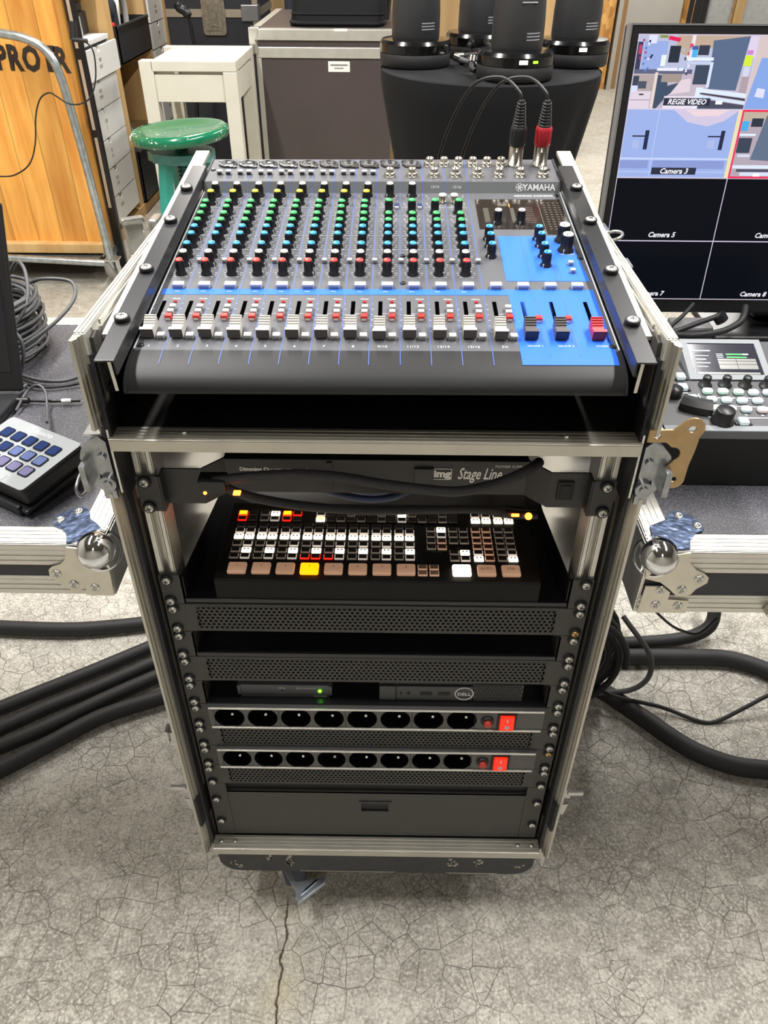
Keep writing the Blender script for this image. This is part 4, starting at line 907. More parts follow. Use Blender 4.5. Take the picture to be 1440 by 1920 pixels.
# switches between the stereo gain and equaliser rows
tg = MB(); tg.box(-.0028, .0028, -.0035, .0035, 0, .004, 0, bev=.0005, seg=1); tg.box(-.0024, .0024, -.006, -.0035, 0, .003, 1, bev=.0004, seg=1); TGM = tg.mesh('phase_button', [mat('navy_button', '#27305a', .4), WHITEC])
for x in (.019, .0465): rep('phase_button', TGM, mxr, T(x, .328, 0))
# countersunk panel screws
ps = MB(); ps.lathe([(.0032, 0), (.0032, .0010), (.0018, .0016), (1e-5, .0010)], 12); PSM = ps.mesh('panel_screw', GLOSSB)
for x, v, w in ((-.2175, .0195, 0), (.2175, .0195, 0), (-.2185, .198, 0), (.2172, .1955, 0), (.2160, .3630, 0), (-.2165, .415, W2), (-.1220, .414, W2), (-.0110, .415, W2), (.212, .418, W2), (.0255, .2000, 0), (.0255, .1390, 0)): rep('panel_screw', PSM, mxr, T(x, v, w))
# --- sockets on the raised shelf
cj = MB(); cj.lathe([(.0120, 0), (.0120, .0016), (.0104, .0026), (.0092, .0022), (.0088, .0006), (.0056, .0006), (.0052, -.0004), (1e-5, -.0004)], 26, cap=False)
for s in (-1, 1): cj.cyl((s * .0095, s * -.0095, 0), (s * .0095, s * -.0095, .0016), .0034, seg=12)
cj.lathe([(.0100, .0026), (.0108, .0026)], 24, mi=1, cap=False, a0=PI * 1.05, a1=PI * 1.75, M=T(0, 0, .0002)); cj.box(.004, .0075, -.0125, -.009, .0016, .0026, 1); cj.box(-.0016, .0016, .0035, .0085, .0006, .0012, 1)
CJM = cj.mesh('microphone_socket', [BLACK, NICKEL])
for k in range(10): rep('microphone_socket', CJM, mxr, T(-.2003 + .0262 * k if k < 8 else (.0100, .0378)[k - 8], .4335, W2))
jk = MB(); jk.lathe([(.0076, 0), (.0076, .0012), (.0064, .0012), (.0064, .0044), (.0056, .0050), (.0048, .0050), (.0050, .0068), (.0046, .0072), (.0050, .0086), (.0044, .0102), (.0032, .0102), (.0030, .004), (1e-5, .004)], 16, cap=False)
jk.lathe([(.0070, .0012), (.0070, .0040)], 6, cap=False, smooth=False); JKM = jk.mesh('jack_socket', NICKEL)
for x in (.0100, .0380, .0656, .0922, .1200, .1472, .1740, .2022): rep('jack_socket', JKM, mxr, T(x, .3955, W2))
for x in (.0610, .0795, .0980, .1165, .1345, .1525): rep('jack_socket', JKM, mxr, T(x, .4310, W2))
rc = MB(); rc.lathe([(.0055, 0), (.0055, .002), (.0042, .0024), (.0042, .009)], 14, mi=0); rc.lathe([(.0046, .0088), (.0046, .0102), (.0030, .0108)], 14, mi=1); rc.lathe([(.0030, .0108), (1e-5, .0100)], 12, mi=2, cap=False); RCM = rc.mesh('phono_socket', [NICKEL, WHITEC, REDB])
for x in (.0745, .0885): rep('phono_socket', RCM, mxr, T(x, .3425, 0))
# --- plugs standing in the two output sockets
def xlr(x, v, ring, label, side, pth):
    M = W[mxr] @ T(x, v, W2); p = thing('microphone_cable', label, 'cable', M.translation, M.to_3x3().to_4x4())
    b = MB(); b.lathe([(.0098, .0002), (.0098, .0025), (.0092, .0025), (.0090, .0245), (.0084, .0250)], 24, mi=0); b.box(-.0022, .0022, -.0100, -.0088, .006, .019, 1, bev=.0005); b.build('plug_shell', [NICKEL, mat('plug_dark_metal', '#6f6b60', .3, .8)], p, local=True)  # raised strip of darker metal on the shell
    b = MB(); b.lathe([(.0094, .0245), (.0102, .0255), (.0100, .0460), (.0088, .0475)], 24)
    for k in range(12): b.box(-.0009, .0009, .0098, .0104, .028, .044, M=RZ(k * PI / 6))
    b.build('colour_ring', ring, p, local=True)
    b = MB(); pr = [(.0086, .0470)]
    for k in range(8): z = .048 + k * .0034; r = .0084 - k * .00042; pr += [(r, z), (r, z + .0022), (r - .0013, z + .0023), (r - .0013, z + .0033)]
    pr += [(.0044, .0760), (.0030, .0775)]; b.lathe(pr, 20); b.build('strain_relief', BLACK, p, local=True)
    b = MB(); b.tube([p_ for p_ in pth(M @ Vector((0, 0, .076)))], .0019, 8, sm=8); b.build('cord', BLACK, p); return p
def path1(a): return [a, a + Vector((-.004, .004, .010)), a + Vector((-.025, .025, .022)), a + Vector((-.058, .055, .006)), a + Vector((-.085, .085, -.055)), a + Vector((-.098, .10, -.13)), a + Vector((-.10, .115, -.30)), a + Vector((-.09, .12, -.60))]
xlr(.1712, .4330, BLACK, 'black-ringed plug with thin cord standing in the left desk output', 1, path1)
xlr(.2030, .4330, mat('ring_red', '#b01e2c', .4), 'plug with a red ring and thin cord in the right output of the mixing desk', 1, path1)
# ---------------------------------------------------------------- the two side tables: flight-case lids on folding legs
TZ = -.072
def px_poly(pts, s, ox, oy): return [(ox + x / s, oy + y / s) for x, y in pts]
def plate_on(b, pts, plane, val, th, out, mi=0):
    """a cut sheet-metal plate lying on a plane of the table; outline given where it stands"""
    P = [oZ(x, y, val) if plane == 'z' else oY(x, y, val) for x, y in pts]
    if plane == 'z': q = [(p.x, p.y) for p in P]; M = T(0, 0, val)
    else: q = [(p.x, p.z) for p in P]; M = T(0, val, 0) @ RX(PI / 2)
    ar = sum(q[i][0] * q[(i + 1) % len(q)][1] - q[(i + 1) % len(q)][0] * q[i][1] for i in range(len(q)))
    if ar < 0: q = q[::-1]
    b.prism(q, -.0002, th, mi, M)
RV = MB(); RV.lathe([(.0052, 0), (.0050, .0010), (.0030, .0016), (.0028, .0004), (.0014, .0004), (.0012, .0012), (1e-5, .0013)], 16); RVM = RV.mesh('rivet', ZINC)
def table(s, label, zb, zs, far):
    t = thing('flight_case_table', label, 'table', (s * .6, .26, FL)); Xn = .284
    x0, x1 = s * Xn, s * far; y0, y1 = -.025, .545
    b = MB(); b.box(x0 + s * .002, x1, y0 + .002, y1 - .002, zb + .02, TZ - .0012); b.build('table_top', TABLEM, t)
    b = MB(); b.box(x0, x1, y0, y0 + .030, TZ - .002, TZ, bev=.0008)
    for k in range(4): b.box(x0, x1, y0 + .004 + k * .006, y0 + .0062 + k * .006, TZ, TZ + .0006)
    b.box(x0, x1, y0, y0 + .002, TZ - .028, TZ)
    for k in range(3): b.box(x0, x1, y0 - .0008, y0, TZ - .026 + k * .007, TZ - .022 + k * .007)
    b.box(x0, x1, y0 - .0006, y0 + .002, zb, zs)
    for k in range(3): b.box(x0, x1, y0 - .0014, y0, zb + .003 + k * .007, zb + .0065 + k * .007)
    b.box(x0, x1, y0, y0 + .03, zb, zb + .002); b.build('front_profile', ALU_W, t)
    b = MB(); b.box(x0, x1, y0 + .0004, y0 + .003, zs - .001, TZ - .027); b.build('front_board', mat('edge_board', '#2e2f36', .55), t)
    b = MB(); b.box(x0, x1, y1 - .030, y1, TZ - .002, TZ, bev=.0008); b.box(x0, x1, y1 - .002, y1, zb, TZ); b.build('rear_profile', ALU_W, t)
    b = MB(); b.box(x0, x0 + s * .030, y0 + .03, y1 - .03, TZ - .002, TZ, bev=.0008)
    for k in range(4): b.box(x0 + s * (.004 + k * .006), x0 + s * (.0062 + k * .006), y0 + .03, y1 - .03, TZ, TZ + .0006)
    b.box(x0, x0 + s * .002, y0, y1, zb, TZ); b.build('side_profile', ALU_W, t)
    b = MB(); b.box(x1 - s * .03, x1, y0, y1, TZ - .002, TZ); b.box(x1 - s * .002, x1, y0, y1, zb, TZ); b.build('side_profile', ALU_W, t)
    for y in (y0 + .05, y1 - .05):
        b = MB(); b.cyl((s * (far - .05), y, FL), (s * (far - .05), y, zb + .02), .016, seg=16); b.build('leg', ALU, t)
    return t
tl_ = table(-1, 'aluminium-edged side table with speckled black top on the left of the rack', -.141, -.1155, .98)
tr_ = table(1, 'aluminium-edged side table with speckled black top on the right of the rack', -.157, -.1325, 1.10)
# ball corners with their wings
def ball_corner(t, s, front, top, extra, riv_f, riv_t, c):
    k = bpy.data.objects.new('ball_corner', None); C.objects.link(k); k.parent = t; W[k] = W[t].copy()
    bc = MB(); bc.sphere(c, .0200, 36, 20); bc.lathe([(.0205, -.004), (.0225, -.003), (.0225, .001), (.0205, .002)], 32, M=T(*c) @ T(-s * .004, .004, -.004) @ RZ(-s * PI / 4) @ RX(-PI / 2 - .6), cap=False); bc.build('ball', CHROME, k)
    b = MB(); plate_on(b, front, 'y', -.0268, .0016, 1); b.build('front_wing', mat('nickel_plate', '#cfcabd', .34, .85, noise=.06, nscale=60), k)
    b = MB(); plate_on(b, top, 'z', TZ + .0008, .0014, 1); b.build('top_wing', mat('chrome_blue_reflection', '#7f90b4', .2, .95, noise=.4, nscale=170, bump=.3, bscale=90), k)  # blotchy blue reflection painted into the chrome colour
    if extra: b = MB(); plate_on(b, extra, 'y', -.0268, .0016, 1); b.build('corner_plate', mat('nickel_plate', '#cfcabd'), k)
    b = MB(); zb_ = -.141 if s < 0 else -.157; b.box(s * .2835, s * .2822, -.026, .06, zb_, TZ - .002); b.build('side_wing', ZINC, k)
    for x, y in riv_f: rep('rivet', RVM, k, W[k].inverted() @ T(*oY(x, y, -.0286)) @ RX(PI / 2))
    for x, y in riv_t: rep('rivet', RVM, k, W[k].inverted() @ T(*oZ(x, y, TZ + .0022)))
ball_corner(tl_, -1,
    px_poly([(690, 470), (675, 600), (630, 645), (540, 672), (510, 700), (520, 760), (600, 830), (690, 890), (780, 918), (860, 905), (893, 860), (905, 965), (1190, 968), (1150, 760), (1100, 600), (800, 480)], 5.538, 0, 940),
    px_poly([(690, 440), (692, 350), (645, 292), (560, 255), (542, 205), (600, 150), (760, 85), (880, 66), (930, 110), (940, 190), (1010, 240), (1060, 300), (850, 400)], 5.538, 0, 940), None,
    [(106, 1076), (139, 1096), (178, 1102)], [(113, 974.5), (147, 959)], (-.2935, -.0200, -.0830))
ball_corner(tr_, 1,
    px_poly([(696, 545), (692, 640), (742, 705), (830, 745), (864, 780), (850, 830), (740, 890), (690, 940), (610, 962), (540, 945), (490, 895), (400, 825), (255, 790), (270, 620), (560, 560)], 5.143, 1160, 930),
    px_poly([(690, 515), (688, 440), (740, 365), (820, 335), (808, 285), (700, 200), (600, 160), (520, 150), (465, 190), (455, 235), (300, 295), (330, 420), (560, 520)], 5.143, 1160, 930),
    px_poly([(258, 862), (425, 862), (492, 922), (470, 988), (672, 1004), (640, 1118), (172, 1112)], 5.143, 1160, 930),
    [(1311, 1086), (1278, 1106), (1239, 1106), (1229, 1134), (1271, 1136)], [(1272, 967), (1307, 986)], (.2975, -.0180, -.0840))
b = MB(); P = [oY(x, y, -.0275) for x, y in ((1430, 1142), (1446, 1126), (1475, 1150), (1446, 1165))]; b.prism([(p.x, p.z) for p in P][::-1], 0, .01, M=T(0, -.0275, 0) @ RX(PI / 2)); b.build('edge_latch', ZINC, tr_)

# ---------------------------------------------------------------- key pad on the left table
KPM = RZ(math.radians(-30)) @ RX(math.radians(7.6))
kp = thing('shortcut_key_pad', 'silver and black key pad with fifteen glossy square keys on the left table', 'key pad', (-.4035, .0875, -.0325), KPM)
b = MB(); b.box(-.059, .059, -.044, .043, -.022, 0, bev=.005, seg=3); b.build('housing', BLACK, kp, local=True)
circ4 = lambda cx, cy, w, h, r: [(cx + sx * (w - r) + r * math.cos(a), cy + sy * (h - r) + r * math.sin(a)) for sx, sy, a0 in ((1, 1, 0), (-1, 1, PI / 2), (-1, -1, PI), (1, -1, 1.5 * PI)) for a in [a0 + k * PI / 8 for k in range(5)]]
kxy = [(-.0386 + .0193 * i, .0193 - .0193 * j) for j in range(3) for i in range(5)]
b = MB(); b.prism(circ4(0, 0, .0585, .0435, .005), 0, .0012, holes=[circ4(x, y, .0079, .0079, .003)[::-1] for x, y in kxy]); b.box(-.024, .024, -.0434, -.0340, .0012, .0016, 0)
b.build('face_plate', mat('pad_silver', '#8d9194', .55, 0, spec=.3), kp, local=True)
b = MB(); b.text('ELGATO', .0072, T(.004, .0355, .0014), bold=.00015); b.lathe([(.0034, .0013), (.0040, .0013)], 20, T(-.018, .0355, 0), cap=False); b.build('printing', PRINT, kp, local=True)
kb = MB(); kb.prism(circ4(0, 0, .0076, .0076, .0028), -.003, .0018); kb.prism(circ4(0, 0, .0062, .0062, .0022), .0018, .0021, 1)
KMAT = [mat('key_clear', '#1a2030', .08, coat=.6), glow('key_blue', '#222c4c', '#3a5aa8', .10, .06), glow('key_pale', '#49557a', '#98a8d8', .12, .06), glow('key_violet', '#585470', '#b0a8d0', .14, .06)]
KME = [kb.mesh('key', [KMAT[0], KMAT[i]]) for i in (1, 2, 3)]
for k, (x, y) in enumerate(kxy): rep('key', KME[0 if k in (0, 1, 2, 5, 3, 6, 4) else 1 if k in (7, 8, 10, 11, 9) else 2], kp, T(x, y, .0005))
st = MB(); st.box(-.056, .056, -.040, .040, -.0395, -.022, bev=.004); st.box(-.060, .060, -.050, .030, -.030, -.024, bev=.002); st.box(-.050, .050, -.052, -.046, -.034, -.020, bev=.002)
Mi = W[kp]
st.v = [Mi @ p for p in st.v]
for i, p in enumerate(st.v): st.v[i] = Vector((p.x, p.y, max(p.z, TZ + .0002)))
st.build('stand', GLOSSB, kp)
b = MB(); b.tube([oZ(x, y, z) for x, y, z in ((30, 770, -.067), (50, 735, -.060), (70, 722, -.050), (85, 735, -.055), (88, 765, -.064), (88, 792, -.055))], .0018, 8, sm=8); b.build('cord', CABLEG, kp)

# ---------------------------------------------------------------- laptop at the left edge
lp = thing('laptop', 'open black laptop with a dark glossy screen at the left edge of the left table', 'laptop', (-.62, .26, TZ))
A, B_ = Vector((-.478, .276, -.060)), Vector((-.474, .355, .158)); up = (B_ - A).normalized(); lf = Vector((-1, -.05, 0)).normalized(); nrm = up.cross(lf).normalized()
LM = Matrix((-lf, up, nrm.cross(Vector((0, 0, 0))) if False else (-lf).cross(up))).transposed().to_4x4(); LM = T(*A) @ LM
b = MB(); b.box(-.34, 0, 0, .235, -.008, 0, bev=.003, M=LM); b.build('screen_lid', BLACK, lp)
b = MB(); b.box(-.328, -.012, .026, .224, .0, .0006, M=LM); b.build('screen', mat('dark_screen', '#1b1c24', .08, coat=.5), lp)
bd = Vector((-.06, -1, 0)).normalized(); BM = T(*(A + Vector((0, -.002, -.001)))) @ Matrix((-lf, -bd, Vector((0, 0, 1)))).transposed().to_4x4()
b = MB(); b.box(-.34, 0, -.235, 0, -.0105, .0, bev=.003, M=BM); b.build('keyboard_base', GLOSSB, lp)
b = MB()
for j in range(5):
    for i in range(15): b.box(-.325 + i * .0205, -.325 + i * .0205 + .017, -.045 - j * .019, -.045 - j * .019 + .015, 0, .0012, M=BM)
b.build('keyboard', DEEP, lp)

# ---------------------------------------------------------------- grey cable coil behind the laptop
cc = MB(); pts = []; turns = 15
c0 = Vector((-.583, .425, TZ)); cr0 = .0027
for k in range(turns * 24 + 1):
    a = 2 * PI * k / 24; r = .080 + .0045 * math.sin(a * .37) + .002 * math.sin(a * 1.9); lay_ = k / (turns * 24)
    pts.append(c0 + Vector((r * math.cos(a), r * .95 * math.sin(a), .004 + .080 * lay_ + .003 * math.sin(a * 1.0 + .6))))
cc.tube(pts, cr0, 8)
pts = []
for k in range(9 * 24 + 1):
    a = 2 * PI * k / 24; pts.append(c0 + Vector(((.070 + .003 * math.sin(a * .7)) * math.cos(a), .066 * math.sin(a), .008 + .075 * k / 216)))
cc.tube(pts, cr0, 8)
cc.tube([c0 + Vector(p) for p in ((.06, .05, .084), (.085, .045, .092), (.125, .04, .090), (.138, .01, .078), (.122, -.03, .060), (.085, -.065, .040), (.05, -.082, .028))], cr0, 8, sm=8)
cc.tube([c0 + Vector(p) for p in ((.02, .07, .086), (.045, .06, .112), (.072, .02, .108), (.080, -.02, .080), (.06, -.06, .05))], cr0, 8, sm=8)
tag(cc.build('cable_coil', CABLEG, base=(-.585, .435, TZ)), 'wound grey cable coil standing behind the laptop on the left table', 'cable coil')
def lcable(name, label, pts, r, m, sm=8): 
    b = MB(); b.tube(pts, r, 10, sm=sm); return tag(b.build(name, m, base=tuple(pts[0])), label, 'cable')
Zt = TZ + .0048
lcable('signal_cable', 'grey cable running from the laptop behind the rack on the left table', [oZ(x, y, Zt) for x, y in ((38, 700), (48, 706), (80, 714), (120, 714), (150, 706))], .0026, CABLEG)
lcable('signal_cable', 'thin black cable beside the grey one on the left table, nearer the rack', [oZ(x, y, Zt - .001) for x, y in ((44, 720), (80, 726), (120, 724), (152, 718))], .0020, RUBBER)
pcb = thing('power_cable', 'black plug lead with a white sleeve between the laptop and the rack', 'cable', tuple(oZ(60, 753, Zt)))
b = MB(); b.tube([oZ(x, y, Zt + .002) for x, y in ((12, 751), (54, 751))], .0042, 10); b.tube([oZ(x, y, Zt) for x, y in ((50, 751), (100, 752), (150, 751))], .0022, 10, sm=4); b.build('lead', BLACK, pcb)
b = MB(); b.tube([oZ(x, y, Zt) for x, y in ((116, 752), (134, 751.5))], .0031, 10); b.build('white_sleeve', WHITEC, pcb)
lcable('signal_cable', 'grey cable dropping down the edge of the laptop screen', [oZ(x, y, z) for x, y, z in ((28, 622, .0), (40, 640, -.01), (44, 670, -.03), (38, 705, -.055), (34, 730, -.062), (50, 722, -.062))], .0026, CABLEG)
b = MB(); b.tube([oX(x, y, -.285) for x, y in ((160, 873), (148, 895), (143, 918), (152, 930), (165, 915), (168, 890))], .0016, 8, sm=8); b.build('wire_loop', mat('steel_wire', '#7d7f83', .35, .8), case)

# ---------------------------------------------------------------- monitor on the right table
MW, MH = .640, .374
MM = T(.317, .4985, -.0355) @ RX(math.radians(-5.2)) @ Matrix(((1, 0, 0, 0), (0, 0, -1, 0), (0, 1, 0, 0), (0, 0, 0, 1)))   # x right, y up the screen, z towards the viewer
mo = thing('monitor', 'large black monitor showing a grid of camera pictures on the right table', 'monitor', (.637, .55, TZ))
b = MB(); b.box(0, MW, 0, MH, -.035, 0, bev=.003, M=MM); b.build('housing', BLACK, mo)
b = MB(); b.box(0, MW, MH - .001, MH + .0012, -.02, .001, M=MM); b.box(-.0012, .001, 0, MH, -.02, .001, M=MM); b.build('bezel_edge', mat('bezel_grey', '#8d8e90', .35, .4), mo)
b = MB(); b.box(MW / 2 - .05, MW / 2 + .05, -.02, .14, -.075, -.035, bev=.006, M=MM); b.box(.637 - .13, .637 + .13, .47, .66, TZ, TZ + .010, bev=.004); b.box(.637 - .035, .637 + .035, .57, .62, TZ + .008, .05, bev=.004); b.build('stand', GLOSSB, mo)
SX0, SX1, SY0, SY1 = .0105, MW - .0105, .0215, MH - .0105
TWd, THt = (SX1 - SX0) / 4, (SY1 - SY0) / 4
def em(name, col, s=.62): return mat('screen_' + name, '#040406', .22, emit=col, es=s, spec=.12)
SCOL = {}
def sm_of(c):
    if c not in SCOL: SCOL[c] = len(SCOL)
    return SCOL[c]
sb = MB(); lay = [0]
def spoly(cx, cy, pts, col, d=None):
    """flat coloured area on the screen; pts in 0..1 of the cell, y downwards"""
    if d is None: lay[0] += 1; d = .0004 + lay[0] * .000012
    q = [(SX0 + (cx + x) * TWd, SY1 - (cy + y) * THt) for x, y in pts]
    ar = sum(q[i][0] * q[(i + 1) % len(q)][1] - q[(i + 1) % len(q)][0] * q[i][1] for i in range(len(q)))
    if ar < 0: q = q[::-1]
    sb.add([(x, y, d) for x, y in q], [tuple(range(len(q)))], sm_of(col), M=MM)
def srect(cx, cy, x0, y0, x1, y1, col): spoly(cx, cy, [(x0, y0), (x1, y0), (x1, y1), (x0, y1)], col)
spoly(0, 0, [(0, 0), (4, 0), (4, 4), (0, 4)], '#080b12')
def scene_tile(cx, cy, zoom=False):
    R = lambda *a: srect(cx, cy, *a); Pq = lambda pts, c: spoly(cx, cy, pts, c)
    R(0, 0, 1, 1, '#b5aab8'); R(0, 0, 1, .5, '#aeb2cc'); Pq([(.33, 0), (.95, 0), (.9, .1), (.55, .2), (.5, .35), (.33, .2)], '#b49f8c')
    R(.06, .09, .26, .46, '#8fa2d4'); R(.28, .15, .37, .37, '#2a2f3a'); R(.0, .1, .05, .5, '#3b3a58'); R(.02, .14, .045, .26, '#b8405e'); R(.09, .0, .16, .12, '#cfd3ea')
    R(.18, .01, .25, .05, '#7d8f48'); Pq([(.26, .02), (.36, .05), (.35, .10), (.25, .07)], '#d62458'); R(.22, .27, .26, .42, '#d8e2da'); R(.0, .46, .5, .52, '#5b5f78'); R(.2, .44, .42, .48, '#dcdcec')
    R(.45, .0, .48, .35, '#dfd3da'); R(.44, .12, .47, .18, '#d04a6a'); R(.52, .14, .61, .27, '#353a4a'); R(.47, .2, .515, .30, '#49a8e0'); R(.46, .15, .515, .2, '#4a5c90')
    Pq([(.63, .08), (.93, .02), (.90, .74), (.66, .72), (.64, .3)], '#566682'); R(.44, .30, .66, .34, '#d7e2f4'); R(.44, .36, .66, .385, '#b9c6e0'); R(.64, .36, .665, .7, '#c9d4ea'); R(.52, .40, .64, .66, '#3c4658')
    R(.93, .02, 1, .3, '#cfc3da'); R(.93, .20, .98, .26, '#c080c0'); R(.92, .27, .985, .41, '#c6dd3c'); R(.93, .42, .98, .55, '#c6c6dc'); R(.93, .55, .99, .80, '#a4949e')
    R(.0, .53, .19, .75, '#a89b98'); R(.01, .55, .06, .68, '#3c4254'); R(.05, .62, .13, .72, '#4a5060'); R(.0, .68, .06, .76, '#c8d2ec'); R(.0, .76, .18, 1, '#d2c4d2'); R(.08, .79, .12, .81, '#2e2c34'); R(.0, .87, .18, .88, '#8f8298')
    R(.19, .5, .215, 1, '#d8c8c0'); Pq([(.215, .53), (.30, .55), (.31, .68), (.42, .63), (.42, .72), (.33, .80), (.24, 1), (.215, 1)], '#3f4d62'); R(.25, .52, .42, .63, '#9a8c84'); Pq([(.42, .6), (.50, .58), (.51, .76), (.34, .80)], '#d4c3cc')
    R(.3, .82, .58, 1, '#d8d0dc'); Pq([(.56, .70), (.62, .70), (.62, 1), (.56, 1)], '#d3dcf0'); Pq([(.58, .71), (1, .78), (1, .84), (.58, .76)], '#cfdcf2'); Pq([(.60, .77), (1, .85), (1, .88), (.60, .79)], '#3c3c48'); Pq([(.60, .80), (1, .89), (1, .93), (.60, .84)], '#c9d6ee'); Pq([(.60, .85), (1, .94), (1, 1), (.60, 1)], '#464a5a'); R(.75, .88, .81, .93, '#e4e4ee')
    rnd = random.Random(3)
    for k in range(16): x, y = rnd.uniform(.0, .14), rnd.uniform(.05, .5); R(x, y, x + .016, y + .03, rnd.choice(['#23284a', '#cfd2ea', '#a8365a', '#5d6ca8']))
    for k in range(10): x, y = rnd.uniform(.36, .46), rnd.uniform(.16, .5); R(x, y, x + .014, y + .04, rnd.choice(['#e4dce8', '#3c4060', '#b84c6e', '#90b8d8']))
scene_tile(0, 0)
# second picture: a blue-grey panel; third: a door with two handles; fourth: the room again, red framed
srect(1, 0, 0, 0, 1, 1, '#c8b8b8'); spoly(1, 0, [(.06, .3), (1, .3), (1, 1), (0, 1)], '#7f9cd6'); spoly(1, 0, [(.08, .7), (.15, .72), (.15, .84), (.07, .82)], '#d2d0ea'); spoly(1, 0, [(.22, .8), (.3, .6), (.31, .6), (.23, .82)], '#d8e2f8')
srect(0, 1, 0, 0, 1, 1, '#93a6d8'); spoly(0, 1, [(.4, .0), (.98, .0), (.86, .16), (.72, .24), (.54, .18)], '#c4bad2'); spoly(0, 1, [(.5, .0), (.9, .0), (.8, .09), (.6, .1)], '#dcc6cc')
srect(0, 1, .28, 0, .285, 1, '#b2c0e8'); srect(0, 1, 0, .70, .97, .73, '#b8c4ea'); srect(0, 1, 0, .74, .26, .86, '#8290c4'); srect(0, 1, .30, .74, .94, .86, '#8290c4'); srect(0, 1, 0, .90, 1, .92, '#a6b4e0'); spoly(0, 1, [(.965, 0), (1, 0), (1, 1), (.965, 1)], '#dccfa4')
for x in (.19, .855): srect(0, 1, x, .30, x + .035, .58, '#262c46'); srect(0, 1, x - .11, .375, x + .01, .395, '#262c46'); srect(0, 1, x - .1, .44, x - .04, .56, '#a0aed8')
srect(1, 1, 0, 0, 1, 1, '#a89ca8'); srect(1, 1, .0, .0, 1, .16, '#b4a496'); spoly(1, 1, [(.22, .08), (1, .04), (1, .8), (.16, .72)], '#5d6a80'); srect(1, 1, .02, .16, .08, .3, '#46a0d8'); srect(1, 1, .10, .12, .2, .24, '#2e3440'); srect(1, 1, .02, .34, .16, .37, '#d4dff4'); srect(1, 1, .02, .4, .14, .62, '#3a4252'); srect(1, 1, .04, .64, .15, .68, '#c4cadc'); srect(1, 1, .02, .80, 1, .85, '#ced8ee'); srect(1, 1, .06, .86, 1, .90, '#4a4e5e'); srect(1, 1, .1, .91, 1, .96, '#c8d2ea'); srect(1, 1, .22, .92, .28, .98, '#e6e6f0')
srect(2, 0, 0, 0, 2, 2, '#8f9cb8'); srect(2, 0, .3, .4, 1.7, 1.8, '#55657f')
# dividing lines and the red frame
wl = .008
for cx in (1, 2, 3): srect(cx, 0, -wl / 2 * .9, 0, wl / 2 * .9, 4, '#c9bfd2')
for cy in (1, 2, 3): srect(0, cy, 0, -wl, 4, wl, '#c9bfd2')
srect(0, 0, 0, 0, .006, 4, '#c9bfd2'); srect(0, 0, 0, 0, 4, .012, '#c9bfd2'); srect(0, 4, 0, -.012, 4, .0, '#c9bfd2')
for a in ((0, 0, 1, .03), (0, .97, 1, 1), (0, 0, .016, 1), (.984, 0, 1, 1)): srect(1, 1, *a, '#e02c50')
def slabel(cx, cy, txt, box=True, x=.5, y=.9, sz=.0098):
    if box: srect(cx, cy, x - .2, y - .055, x + .2, y + .05, '#2c2f3e')
    lay[0] += 1
    sb.text(txt, sz, MM @ T(SX0 + (cx + x) * TWd, SY1 - (cy + y) * THt, .0008 + lay[0] * .000012), sm_of('#ece9f2'), shear=.25, bold=.0002)
slabel(0, 0, 'REGIE VIDEO', sz=.0088); slabel(0, 1, 'Camera 3')
for cx, cy, t_ in ((0, 2, 'Camera 5'), (1, 2, 'Camera 6'), (0, 3, 'Camera 7'), (1, 3, 'Camera 8')): slabel(cx, cy, t_, False)
sb.build('screen_picture', [em(c, c) for c in SCOL], mo)

# ---------------------------------------------------------------- camera controller in front of the monitor
RT = math.atan(.10)
ct = thing('camera_controller', 'black camera control panel with tilted display, knobs and pale lit buttons on the right table', 'controller', (.45, .098, TZ))
CM = T(.315, .098, .001) @ RX(RT)
b = MB(); b.box(0, .34, 0, .185, -.010, 0, bev=.001, M=CM); 
b.add([(.315, .100, TZ + .0005), (.655, .100, TZ + .0005), (.655, .29, TZ + .0005), (.315, .29, TZ + .0005), (.315, .100, -.007), (.655, .100, -.007), (.655, .29, .012), (.315, .29, .012)], [(0, 1, 5, 4), (1, 2, 6, 5), (2, 3, 7, 6), (3, 0, 4, 7), (3, 2, 1, 0), (4, 5, 6, 7)])
b.build('housing', mat('controller_grey', '#3d3d41', .45, bump=.05, bscale=600), ct)
b = MB(); b.box(0, .34, -.004, .006, -.011, .0008, bev=.001, M=CM); b.build('front_trim', mat('trim_steel', '#7e8287', .6, 0, spec=.3), ct)
b = MB(); b.box(.315, .655, .0955, .0995, TZ + .0005, -.009); b.build('front_panel', DEEP, ct)
LP0 = oY(1297, 712, .192); LP1 = oY(1287, 637, .2555); lu = (LP1 - LP0); lh = lu.length; lu = Vector((0, lu.y, lu.z)).normalized()
DM = T(LP0.x - .002, LP0.y, LP0.z) @ Matrix((Vector((1, 0, 0)), lu, Vector((1, 0, 0)).cross(lu))).transposed().to_4x4()
DW = .098
b = MB(); b.prism([(0, 0), (DW, 0), (DW, lh), (0, lh)], -.020, .001, M=DM, holes=[[(.008, .008), (.008, lh - .007), (DW - .008, lh - .007), (DW - .008, .008)]]); b.build('display_bezel', mat('trim_steel', '#7e8287', .6, 0, spec=.3), ct)
b = MB(); ds = lambda x0, y0, x1, y1, mi: b.box(x0, x1, y0, y1, -.0008 + mi * .00012, .0001 + mi * .00012, mi, M=DM)
ds(.007, .007, DW - .007, lh - .006, 0); ds(.040, .018, .086, .035, 1); ds(.012, .0095, .086, .0125, 1)
ds(.052, .0415, .072, .0435, 2); ds(.052, .0365, .076, .0385, 2); ds(.072, .0415, .079, .0435, 3)
for y in (.0255, .031): ds(.040, y, .086, y + .0003, 4)
ds(.062, .018, .0623, .035, 4)
for k in range(4): ds(.014, .021 + k * .006, .026 + (k % 2) * .004, .0222 + k * .006, 3); ds(.040, .0365 + (k % 3) * .0028, .048, .0373 + (k % 3) * .0028, 3)
